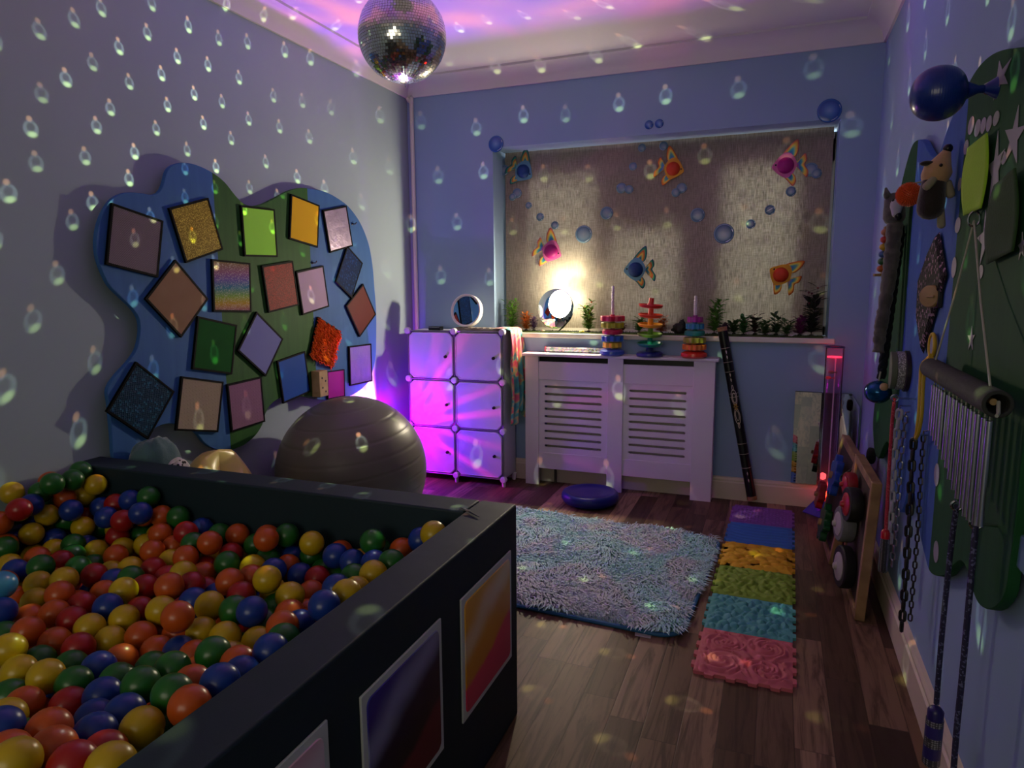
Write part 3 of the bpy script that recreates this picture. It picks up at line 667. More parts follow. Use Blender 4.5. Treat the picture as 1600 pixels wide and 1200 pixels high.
# widths read off the photo along the front
def rx(px, py): return ony(px, py, RY).x-RX0
LX = [(0, .085), (rx(949, 640), rx(973, 640)), (wR-.115, wR)]
TH = .018
for n, (a, b_) in zip(('stile', 'stile', 'stile'), LX): MB().box(FR, (a, 0, -TH), (b_, RZ-.018, .004)).build('stile', RW, rc_, bevel=.0015)
bays = [(LX[0][1], LX[1][0]), (LX[1][1], LX[2][0])]
for a, b_ in bays:
    MB().box(FR, (a, .655, -TH), (b_, .765, 0)).build('top_rail', RW, rc_, bevel=.0015)
    MB().box(FR, (a, .105, -TH), (b_, .205, 0)).build('bottom_rail', RW, rc_, bevel=.0015)
    mb = MB(); x0, x1 = a, b_; s0, s1 = a+.035, b_-.035; zs = [.655]
    n = 9; top, bot = .613, .248; zc = [bot+(top-bot)*i/(n-1) for i in range(n)]; hh = .0075
    mb.box(FR, (x0, .205, -TH), (s0, .655, -.006)); mb.box(FR, (s1, .205, -TH), (x1, .655, -.006))
    e = [.205]+[z for q in zc for z in (q-hh, q+hh)]+[.655]
    for i in range(0, len(e), 2): mb.box(FR, (s0, e[i], -TH), (s1, e[i+1], -.006))
    for q in zc:                                        # rounded slot ends
        for s_, sg in ((s0, 1), (s1, -1)):
            for sz in (1, -1):
                mb.prism(FR, [(s_, q+sz*hh), (s_+sg*hh, q+sz*hh), (s_+sg*hh*.3, q+sz*hh*.72), (s_, q)], -TH, -.006)
    mb.build('slatted_panel', RW, rc_, smooth=False)
MB().wbox((RX0+.08, YB-.075, .64), (RX1-.08, YB-.015, .795)).build('gap_shadow_board', MATS['black_plastic'], rc_)  # black board put in for the shade in the gap under the shelf
MB().box(FR, (-.018, RZ-.018, -(YB-RY)+.002), (wR+.018, RZ, .022)).build('top_shelf', RW, rc_, bevel=.006, seg=3)
for x0, x1 in ((0, .016), (wR-.016, wR)): MB().box(FR, (x0, 0, -(YB-RY)+.03), (x1, RZ-.018, -TH)).build('side_panel', RW, rc_)
# radiator behind it
rad = thing('radiator', 'grey-white radiator hidden behind the slatted cover', 'radiator', ((RX0+RX1)/2, YB-.03, .15))
mb = MB(); mb.wbox((RX0+.12, YB-.050, .15), (RX1-.10, YB-.018, .62))
for i in range(24): mb.wbox((RX0+.14+i*.036, YB-.056, .17), (RX0+.152+i*.036, YB-.050, .60))
mb.build('panel', pm('radiator_enamel', '#b8b2a8', .5), rad)
MB().cyl((RX0+.17, YB-.035, 0), (RX0+.17, YB-.035, .16), .008).build('pipe', pm('dark_pipe', '#4a4440', .5), rad)

# ------------------------------------------------------------------ toys on the cover
def plastic(c, r=.3): return pm('toy_'+c, c, r, coat=.2)
def gear(mb, M, r, z0, z1, lobes, amp=.06):
    pts = [(r*(1+amp*math.cos(lobes*a))*math.cos(a), r*(1+amp*math.cos(lobes*a))*math.sin(a)) for a in [2*PI*k/(lobes*10) for k in range(lobes*10)]]
    mb.prism(M, pts, z0, z1)
def stacker(px, label, rings, base, topz_px):
    c = ony(px, 550, YB-.094); c.z = RZ; k = (c-CAM).dot(_f)/FPX; M = Matrix.Translation(c)
    t = thing('ring_stacker', label, 'stacking toy', c, 'ring stackers on the radiator cover')
    MB().lathe(M, [(.0001, 0), (.060, 0), (.072, .010), (.071, .026), (.052, .036), (.0001, .038)], 32).build('base', plastic(base), t)
    z = .045; mbp = MB(); top = (548-topz_px)*k
    for i, (col, r, lob) in enumerate(rings):
        mb = MB()
        r *= 1.12
        if lob: gear(mb, M, r, z, z+.030, lob)
        else: mb.lathe(M, [(.012, z), (r*.9, z), (r, z+.006), (r, z+.024), (r*.9, z+.030), (.012, z+.030)], 28)
        mb.build('ring', plastic(col), t, bevel=.003); z += .038
        MB().lathe(M, [(.014, z-.009), (.014, z)], 12).build('spacer', plastic(col), t)
    MB().lathe(M, [(.0085, .02), (.0075, top-.012), (.0085, top-.008), (.006, top), (.0001, top)], 14).build('post', pm('toy_white', '#d8cfd2', .35), t)
    mb = MB(); zz = z+.004; n = 60
    mb.tube([c+Vector((.0082*math.cos(i*.75), .0082*math.sin(i*.75), zz+(top-.02-zz)*i/n)) for i in range(n+1)], .0022, 6); mb.build('thread', MATS['toy_white'], t)
stacker(956.5, 'ring stacker with a blue base and a pink gear on top, nearest the rainmaker tube', [('#e0b838', .046, 9), ('#2f5fb0', .054, 10), ('#b81f4a', .052, 0), ('#a8a82c', .056, 11), ('#c01c48', .060, 8)], '#3858b8', 441)
stacker(1084.5, 'ring stacker with a red base and purple gear on top, nearest the leaning rainstick', [('#e0742c', .055, 14), ('#9a9c30', .052, 11), ('#1f7a6c', .049, 0), ('#2a7aa0', .042, 12), ('#9a2a86', .036, 9)], '#d83a26', 452)
# spiral ball tower
c = ony(1015, 551, YB-.096); c.z = RZ
t = thing('ball_drop_tower', 'rainbow spiral ball drop tower toy between the two ring stackers', 'toy', c)
tiers = ['#2a2f78', '#1f8478', '#6a9a30', '#dc9820', '#d8482c', '#cc2a28']
M = Matrix.Translation(c)
MB().lathe(M, [(.0001, 0), (.070, 0), (.076, .008), (.074, .020), (.058, .028), (.024, .028), (.018, .05), (.0001, .05)], 36).build('base', plastic(tiers[0]), t)
for i in range(1, 6):
    z = .006+i*.054; rr = .074-(.001*i); mb = MB(); ca = .3*i
    Mi = M @ Matrix.Translation((0, 0, z)) @ Matrix.Rotation(ca, 4, 'Z') @ Matrix.Rotation(.08, 4, 'X')
    mb.lathe(Mi, [(.014, .002), (rr*.6, -.004), (rr*.88, .001), (rr, .014), (rr-.003, .018), (rr*.86, .008), (rr*.6, .005), (.014, .012)], 32)
    mb.lathe(Mi, [(.016, -.004), (.014, .054)], 14); mb.build('tier', plastic(tiers[i]), t)
MB().sph(c+Vector((0, 0, .288)), .020, 16, 10).build('top_knob', plastic(tiers[5]), t)
# rainmaker tube
a_, b_ = ony(853, 541, YB-.035), ony(945, 547, YB-.035); a_.z = b_.z = RZ+.0185
t = thing('rainmaker_tube', 'clear tube rainmaker with pastel beads lying along the radiator cover', 'toy', a_)
mt, g, b = newmat('bead_tube'); co = obco(g)
vv = g.vor(g.v('MULTIPLY', co, (1, 1, 1)), 95, out=1); hs = g.n.new('ShaderNodeHueSaturation'); hs.inputs['Saturation'].default_value = .45; hs.inputs['Value'].default_value = .75
g.l.new(vv, hs.inputs['Color']); g.l.new(hs.outputs[0], b.inputs['Base Color']); b.inputs['Roughness'].default_value = .2; b.inputs['Coat Weight'].default_value = .6
MB().cyl(a_, b_, .0165, seg=20).build('tube', mt, t)
d = (b_-a_).normalized()
for p in (a_-d*.004, b_-d*.006): MB().cyl(p, p+d*.01, .0185, seg=20).build('end_cap', pm('toy_pinkish', '#b8566a', .35), t)

# rainstick leaning in the gap
p0, p1 = Vector((-.078, 3.925, .022)), ony(1128, 511, 3.945)
t = thing('rainstick', 'long black decorated rainstick leaning on the wall beside the radiator cover', 'rainstick', p0)
d = (p1-p0).normalized(); Lg = (p1-p0).length; A = axis(p0, p1)
MB().cyl(p0+d*.018, p1-d*.02, .026, seg=24).build('shaft', pm('black_lacquer', '#0a0a0c', .35), t)
for p in (p0, p1-d*.022): MB().cyl(p, p+d*.022, .0265, seg=24).build('end_plug', pm('cork', '#a8805a', .8, col2='#8a6848', nscale=60), t)
PT = pm('cream_paint', '#c8beaa', .6); GD = pm('gold_paint', '#a8842c', .5)
face = math.atan2((A.inverted() @ CAM).y, (A.inverted() @ CAM).x)
for f in (.19, .27, .33, .60, .62, .745, .80, .88):
    MB().torus(A @ Matrix.Translation((0, 0, Lg*(1-f if False else f))), .0262, .0012, 24, 5).build('painted_band', PT, t)
def onstick(u, z): return A @ Vector((.0266*math.cos(face+u), .0266*math.sin(face+u), z))
def loop(cz, ru, rz, mat, nm='painted_loop'):
    MB().tube([onstick(ru*math.cos(q), cz+rz*math.sin(q)) for q in [2*PI*i/24 for i in range(24)]], .0016, 5, True).build(nm, mat, t)
zc = Lg*.545
for sg in (1, -1):
    loop(zc+sg*.055, .55, .042, PT); loop(zc+sg*.05, .34, .028, PT); loop(zc+sg*.105, .14, .016, PT)
for q in range(8):
    a = 2*PI*q/8; MB().tube([onstick(.1*math.cos(a), zc+.006*math.sin(a)), onstick(.55*math.cos(a), zc+.024*math.sin(a))], [.004, .0012], 5).build('painted_petal', GD, t)
for z in (.12, .16, .70, .73, .83, .86): 
    zz = Lg*z; MB().tube([onstick(0, zz-.012), onstick(0, zz), onstick(0, zz+.008)], [.001, .004, .0008], 5).build('painted_leaf', PT, t)
# ================================================================== wavy texture board on the wall
XBF = XL+.05
px = lambda q: (130+q[0]/2.4, 230+q[1]/2.4)
OUT = [(160,170),(215,172),(262,178),(290,163),(304,130),(315,90),(335,68),(370,58),(420,65),(480,92),(530,130),(570,180),(600,210),(632,220),(672,213),(720,190),(770,164),(810,153),(850,155),(910,168),(960,195),(1000,228),(1040,285),(1070,360),(1085,440),(1092,520),(1099,620),(1099,724),(1095,800),(1070,880),(1010,930),(940,948),(870,945),(790,930),(730,945),(690,985),(672,1040),(645,1082),(600,1118),(540,1138),(490,1130),(455,1108),(430,1076),(400,1055),(345,1038),(300,1040),(262,1062),(235,1105),(205,1165),(150,1200),(85,1180),(60,1100),(58,1040),(65,970),(85,910),(120,860),(165,810),(200,760),(214,700),(212,650),(190,610),(150,570),(100,520),(70,460),(52,400),(50,340),(60,285),(80,235),(112,192)]
c0 = Vector((XL, 2.55, 1.1)); M = FLW(c0); Mi = M.inverted()
def lw(q, X=XBF): v = Mi @ onx(*px(q), X); return max(v.x, -.845), v.y
pts = smooth_closed([lw(q) for q in OUT], 4)
y1 = lw((520, 630))[0]; y2 = lw((848, 320))[0]
mt, g, b = newmat('painted_board_blue_green'); co = obco(g)
xs = g.xyz(co)[0]
band = g.m('MULTIPLY', g.m('GREATER_THAN', xs, y1), g.m('LESS_THAN', xs, y2))
n_ = g.noise(g.v('MULTIPLY', co, (40, 3, 3)), 1., 4)
cb = g.mix(n_, lin('#2f5a92'), lin('#3c6aa4')); cg = g.mix(n_, lin('#1f4a20'), lin('#33662c'))
g.l.new(g.mix(band, cb, cg), b.inputs['Base Color']); b.inputs['Roughness'].default_value = .6; b.inputs['Specular IOR Level'].default_value = .2; bump(g, b, n_, .06, .003)
t = thing('texture_board', 'large wavy-edged wooden board painted blue and green on the wall, hung with framed texture panels', 'wall board', M)
MB().prism(M, pts, .032, .05).build('board', mt, t, bevel=.002, sharp=.5)
for q in ((330, 200), (880, 300), (400, 950), (860, 860)):
    u, v = lw(q); MB().box(M, (u-.03, v-.03, .0015), (u+.03, v+.03, .032)).build('batten', pm('pine_batten', '#a8885c', .6), t)

def fabmat(kind, nm, c1, c2=None):
    mt, g, b = newmat('fabric_'+nm); co = obco(g); b.inputs['Roughness'].default_value = .8; b.inputs['Specular IOR Level'].default_value = .15
    if kind == 'plain': b.inputs['Base Color'].default_value = (*lin(c1), 1); bump(g, b, g.noise(co, 300, 2), .1, .001)
    elif kind == 'satin':
        b.inputs['Base Color'].default_value = (*lin(c1), 1); b.inputs['Roughness'].default_value = .55; bump(g, b, g.noise(co, 25, 2), .12, .004)
    elif kind == 'velvet':
        g.l.new(g.mix(g.noise(co, 14, 3), lin(c1), lin(c2)), b.inputs['Base Color']); pass
    elif kind == 'glitter':
        r = g.vor(co, 420, out=1); v = g.xyz(r)[0]
        g.l.new(g.mix(g.step(v, .55, .95), lin(c1), lin(c2)), b.inputs['Base Color']); b.inputs['Roughness'].default_value = .5
        bump(g, b, v, .6, .002)
    elif kind == 'rainbow':
        u = g.xyz(co)[1]; r = g.xyz(g.vor(co, 420, out=1))[0]
        c = g.ramp(g.m('ADD', g.m('DIVIDE', u, .24), .5), [(.05, '#8a4a70'), (.2, '#b09030'), (.33, '#7ca040'), (.48, '#3a7a8c'), (.62, '#6a5a9c'), (.75, '#8a5a78'), (.95, '#8a7440')])
        g.l.new(g.mix(g.m('MULTIPLY', g.step(r, .75, .98), .7), c, (.7, .66, .55)), b.inputs['Base Color']); bump(g, b, r, .5, .002)
    elif kind == 'sequin':
        d = g.vor(co, 130, out=0, rnd=.25); r = g.xyz(g.vor(co, 130, out=1, rnd=.25))[0]
        g.l.new(g.mix(g.step(r, .7, .95), lin(c1), lin(c2)), b.inputs['Base Color']); b.inputs['Specular IOR Level'].default_value = .12; b.inputs['Roughness'].default_value = .6; bump(g, b, g.m('ADD', d, r), .7, .003)
    elif kind == 'rib':
        w = g.m('SINE', g.m('MULTIPLY', g.v('DOT_PRODUCT', co, (.8, .6, 0)), 1100.)); g.l.new(g.mix(g.step(w, -.6, .8), lin(c1), lin(c2)), b.inputs['Base Color']); bump(g, b, w, .3, .001)
    elif kind == 'dots':
        d = g.vor(co, 62, out=0, rnd=0.); g.l.new(g.mix(g.step(d, .22, .34), lin(c2), lin(c1)), b.inputs['Base Color']); bump(g, b, g.step(d, .15, .45, 1., 0.), .6, .004)
    elif kind == 'foil':
        b.inputs['Base Color'].default_value = (*lin(c1), 1); b.inputs['Metallic'].default_value = .7; b.inputs['Roughness'].default_value = .3; bump(g, b, g.noise(co, 22, 4, .6), .5, .006)
    return mt
BT = pm('black_edging', '#040406', .6, spec=.1)
PAN = [
 ('rib', '#645860', '#84787e', [(108,210),(302,275),(280,488),(85,440)], 'grey-brown ribbed fabric panel, first in the top row of the wavy board'),
 ('glitter', '#806a14', '#d8c04c', [(320,228),(470,190),(525,385),(388,433)], 'gold glitter panel tilted at the top of the wavy board'),
 ('plain', '#96dc4c', None, [(592,218),(718,232),(730,412),(605,410)], 'plain lime green panel on the green stripe of the wavy board'),
 ('rib', '#d0a010', '#e0b42c', [(780,175),(887,218),(880,377),(774,344)], 'mustard yellow ribbed panel at the top of the wavy board'),
 ('foil', '#b8a6c0', None, [(898,235),(988,220),(1012,372),(928,395)], 'shiny pale pink crinkled panel at the end of the top row'),
 ('sequin', '#08264e', '#114078', [(993,380),(1056,437),(1003,552),(942,508)], 'dark blue scaly panel turned on its corner near the window end of the board'),
 ('satin', '#5c1814', None, [(1050,513),(1099,628),(1038,709),(985,596)], 'dark red panel turned on its corner below the dark blue scaly one'),
 ('velvet', '#86684f', '#92745c', [(346,420),(470,570),(368,713),(234,570)], 'tan suede panel turned as a diamond on the wavy board'),
 ('rainbow', None, None, [(484,422),(628,432),(630,618),(488,618)], 'rainbow glitter panel in the middle of the wavy board'),
 ('glitter', '#6e040a', '#b01818', [(668,443),(788,427),(808,592),(698,622)], 'red sequin panel beside the rainbow glitter panel'),
 ('plain', '#b49cb4', None, [(800,468),(900,442),(923,598),(823,630)], 'plain dusty pink panel beside the red sequin panel'),
 ('velvet', '#0a4a16', '#10581e', [(430,635),(578,665),(558,853),(410,832)], 'dark green velvet panel below the tan diamond'),
 ('plain', '#767ab0', None, [(650,618),(752,718),(684,860),(580,762)], 'plain lilac grey panel turned as a diamond in the middle of the board'),
 ('shag', '#d0582a', None, [(880,638),(970,690),(932,827),(848,783)], 'shaggy orange chenille panel near the window end of the board'),
 ('satin', '#0f489e', None, [(727,802),(832,765),(853,918),(752,960)], 'royal blue satin panel above the grey exercise ball'),
 ('satin', '#9c148a', None, [(915,842),(980,832),(982,935),(918,945)], 'magenta panel partly hidden behind the grey exercise ball'),
 ('foil', '#9286b8', None, [(997,748),(1080,735),(1085,880),(1002,893)], 'shiny lilac panel lowest at the window end of the board'),
 ('sequin', '#0a3048', '#1c5470', [(198,805),(350,920),(240,1085),(85,998)], 'dark teal sequin panel low at the pit end of the board'),
 ('dots', '#988a78', '#c8bca8', [(370,858),(525,880),(508,1070),(347,1062)], 'cream dimple-dotted panel in the bottom row of the board'),
 ('dots', '#86607c', '#5c3c58', [(540,888),(668,862),(683,1028),(557,1070)], 'mauve panel with dark studs in the bottom row of the board'),
]
for i, (kind, c1, c2, q, lab) in enumerate(PAN):
    P3 = [onx(*px(p), XBF+.011) for p in q]; c = sum(P3, Vector())/4; Mp = FLW((XBF, c.y, c.z)); Ii = Mp.inverted()
    L = [(Ii @ p) for p in P3]; L = [(p.x, p.y) for p in L]
    # square the outline up: the panels are true rectangles
    e = [Vector((L[1][0]-L[0][0], L[1][1]-L[0][1])), Vector((L[2][0]-L[3][0], L[2][1]-L[3][1]))]; u = (e[0]+e[1])/2; w_ = Vector(((L[3][0]+L[2][0]-L[0][0]-L[1][0])/2, (L[3][1]+L[2][1]-L[0][1]-L[1][1])/2))
    if abs(w_.normalized().dot(u.normalized())) < .35:
        a, h = u.length, w_.length; ud = (u.normalized()+Vector((-w_.normalized().y, w_.normalized().x))).normalized(); wd = Vector((ud.y, -ud.x))
        L = [tuple(-ud*a/2-wd*h/2), tuple(ud*a/2-wd*h/2), tuple(ud*a/2+wd*h/2), tuple(-ud*a/2+wd*h/2)]
    t = thing('textured_square', lab, 'texture square', Mp, 'framed texture panels on the wavy board')
    cx = sum(p[0] for p in L)/4; cy = sum(p[1] for p in L)/4
    inn = [(cx+(p[0]-cx)*.925, cy+(p[1]-cy)*.925) for p in L]
    mb = MB(); n = 4
    vs = [Mp @ Vector((*p, z)) for z in (.0012, .012) for p in L]+[Mp @ Vector((*p, z)) for z in (.012, .009) for p in inn]
    mb.add(vs, [(3, 2, 1, 0)]+[f for k in range(4) for f in ((k, (k+1) % 4, 4+(k+1) % 4, 4+k), (4+k, 4+(k+1) % 4, 8+(k+1) % 4, 8+k), (8+k, 8+(k+1) % 4, 12+(k+1) % 4, 12+k))])
    mb.build('edging', BT, t, smooth=False)
    if kind == 'shag':
        mat = pm('orange_chenille', '#c8541c', .9, spec=.1); mb = MB(); mb.prism(Mp, inn, .006, .010); rg = random.Random(4)
        for k in range(700):
            a, bb = rg.random(), rg.random()
            x = (L[0][0]*(1-a)+L[1][0]*a)*(1-bb)+(L[3][0]*(1-a)+L[2][0]*a)*bb; y = (L[0][1]*(1-a)+L[1][1]*a)*(1-bb)+(L[3][1]*(1-a)+L[2][1]*a)*bb
            p = Mp @ Vector((x, y, .009)); d = Vector((rg.uniform(.6, 1), rg.uniform(-.6, .6), rg.uniform(-1.2, .2))).normalized()
            mb.tube([p, p+d*.008, p+d*.013+Vector((.003, 0, -.006))], [.0026, .003, .0016], 5)
        mb.build('pile', mat, t)['kind'] = 'stuff'
    else:
        MB().prism(Mp, inn, .007, .0105).build('fabric', fabmat(kind, str(i), c1, c2), t, smooth=False)
# wooden block, hook and small catches on the board
P = onx(*px((872, 885)), XBF); t = thing('wooden_block', 'pale wooden block with drilled holes on the board beside the magenta panel', 'wooden block', FLW(P)); Mb = FLW(P)
MB().box(Mb, (-.035, -.066, 0), (.035, .066, .05)).build('block', pm('pale_wood', '#b09468', .6, col2='#9c8058', nscale=18), t, bevel=.003)
for k, (x, y) in enumerate(((-.012, .03), (.015, .012), (-.01, -.02), (.014, -.042))): MB().lathe(Mb @ Matrix.Translation((x, y, .0485)), [(.0055, 0), (.0055, .0022), (.0001, .0022)], 10).build('hole', MATS['black_plastic'], t)
for q, lab in (((1008, 288), 'small black hook on the board above the dark blue scaly panel'), ((858, 434), 'small metal catch on the board above the dusty pink panel')):
    P = onx(*px(q), XBF); Mh = FLW(P); mb = MB(); mb.lathe(Mh, [(.006, 0), (.006, .003), (.003, .004), (.003, .012)], 10); mb.tube([Mh @ Vector(v) for v in ((0, 0, .012), (.008, 0, .016), (.016, .004, .014), (.02, .010, .014))], .0028, 6)
    tag(mb.build('wall_hook', MATS['dark_screw'], loc=P), lab, 'hook')
# ================================================================== ball pit
PX0, PX1, PY0, PY1, PZ = XL+.001, -.641, -.55, 1.69, .625; PT = .108
pit = thing('ball_pit', 'dark teal padded foam ball pit with picture tiles on its outer side', 'ball pit', ((PX0+PX1)/2, (PY0+PY1)/2, 0))
mt, g, b = newmat('dark_teal_vinyl'); co = obco(g)
g.l.new(g.mix(g.noise(co, 3, 3), lin('#14252c'), lin('#192d36')), b.inputs['Base Color']); b.inputs['Roughness'].default_value = .62; b.inputs['Specular IOR Level'].default_value = .3
bump(g, b, g.m('ADD', g.noise(co, 5, 3), g.m('MULTIPLY', g.noise(co, 400, 2), .06)), .22, .012); VIN = mt
def pad(name, a, b_): return MB().wbox(a, b_).build(name, VIN, pit, bevel=.006, seg=3)
pad('foam_wall', (PX0, PY1-PT, 0), (PX1-PT-.002, PY1, PZ)); pad('foam_wall', (PX1-PT, PY0, 0), (PX1, PY1, PZ)); pad('foam_wall', (PX0, PY0, 0), (PX1-PT-.002, PY0+PT, PZ))
MB().wbox((PX0+.002, PY0+PT, 0), (PX1-PT-.002, PY1-PT-.002, .03)).build('base_mat', VIN, pit)
c = Vector((PX1-PT*.9, PY1-PT*1.1, PZ+.001))
mb = MB(); mb.tube([c+Vector((-.035, .035, .001)), c+Vector((0, .01, .004)), c+Vector((.045, -.02, .002))], [.002, .006, .002], 6, flat=.4); mb.build('corner_fold', VIN, pit)
# picture tiles on the outer side
def tilemat(nm, stops, glow, gcol, edge):
    mt, g, b = newmat(nm); co = obco(g); x, y, z = g.xyz(co)[:3]; n_ = g.noise(co, 5, 2)
    d = g.m('ADD', g.m('ADD', g.m('MULTIPLY', y, 3.2), g.m('MULTIPLY', x, -.9)), g.m('ADD', g.m('MULTIPLY', n_, .22), .39))
    c = g.ramp(d, stops)
    gx = g.m('SUBTRACT', y, g.m('ADD', g.m('MULTIPLY', x, .35), glow)); gl = g.step(g.m('ABSOLUTE', g.m('ADD', gx, g.m('MULTIPLY', g.m('SUBTRACT', n_, .5), .12))), .0, .07, 1., 0.)
    c = g.mix(g.m('MULTIPLY', gl, .75), c, lin(gcol))
    g.l.new(c, b.inputs['Base Color']); b.inputs['Roughness'].default_value = .3; return mt
TW = pm('tile_border', '#c8ccc8', .5)
def tile(q, lab, mat):
    P3 = [onx(*p, PX1+.004) for p in q]; c = sum(P3, Vector())/4; Mt = FLW((PX1, c.y, c.z)); L = [Mt.inverted() @ p for p in P3]
    x0 = (L[0].x+L[3].x)/2; x1 = (L[1].x+L[2].x)/2; y1_ = (L[0].y+L[1].y)/2; y0_ = (L[2].y+L[3].y)/2
    t = thing('picture_tile', lab, 'picture tile', Mt, 'picture tiles on the ball pit')
    MB().box(Mt, (x0, y0_, .001), (x1, y1_, .006)).build('border', TW, t, bevel=.0015)
    bw = .014; r = .016; pts = []
    for cx, cy, a0 in ((x1-bw-r, y1_-bw-r, 0), (x0+bw+r, y1_-bw-r, PI/2), (x0+bw+r, y0_+bw+r, PI), (x1-bw-r, y0_+bw+r, 1.5*PI)):
        pts += [(cx+r*math.cos(a0+k*PI/12), cy+r*math.sin(a0+k*PI/12)) for k in range(7)]
    MB().prism(Mt, pts, .005, .008, .985).build('gel_face', mat, t)
    return x1-x0, y1_-y0_
wh = tile([(721, 933.6), (798.6, 860.4), (798, 1029.6), (721.5, 1130)], 'orange and crimson gel picture tile on the ball pit side, nearest the rug', tilemat('gel_orange', [(.0, '#c01c4c'), (.34, '#dc3058'), (.38, '#d88a10'), (.62, '#e09c18'), (1, '#ecac24')], .075, '#e8d0b0', 0))
wh = tile([(569.4, 1066.5), (695.4, 971.4), (686.4, 1191.6), (565, 1330)], 'dark violet and maroon gel picture tile in the middle of the ball pit side', tilemat('gel_violet', [(0, '#5a1020'), (.30, '#641826'), (.35, '#100a18'), (.62, '#141038'), (.85, '#2c2078'), (1, '#342c90')], .085, '#9a9cc0', 0))
tile([(376, 1238), (522.9, 1125), (512, 1400), (372, 1560)], 'pale pink gel picture tile at the bottom edge of the picture on the pit side', tilemat('gel_pink', [(0, '#b85c74'), (.5, '#d890a4'), (1, '#dcb0bc')], .06, '#e8d8e0', 0))
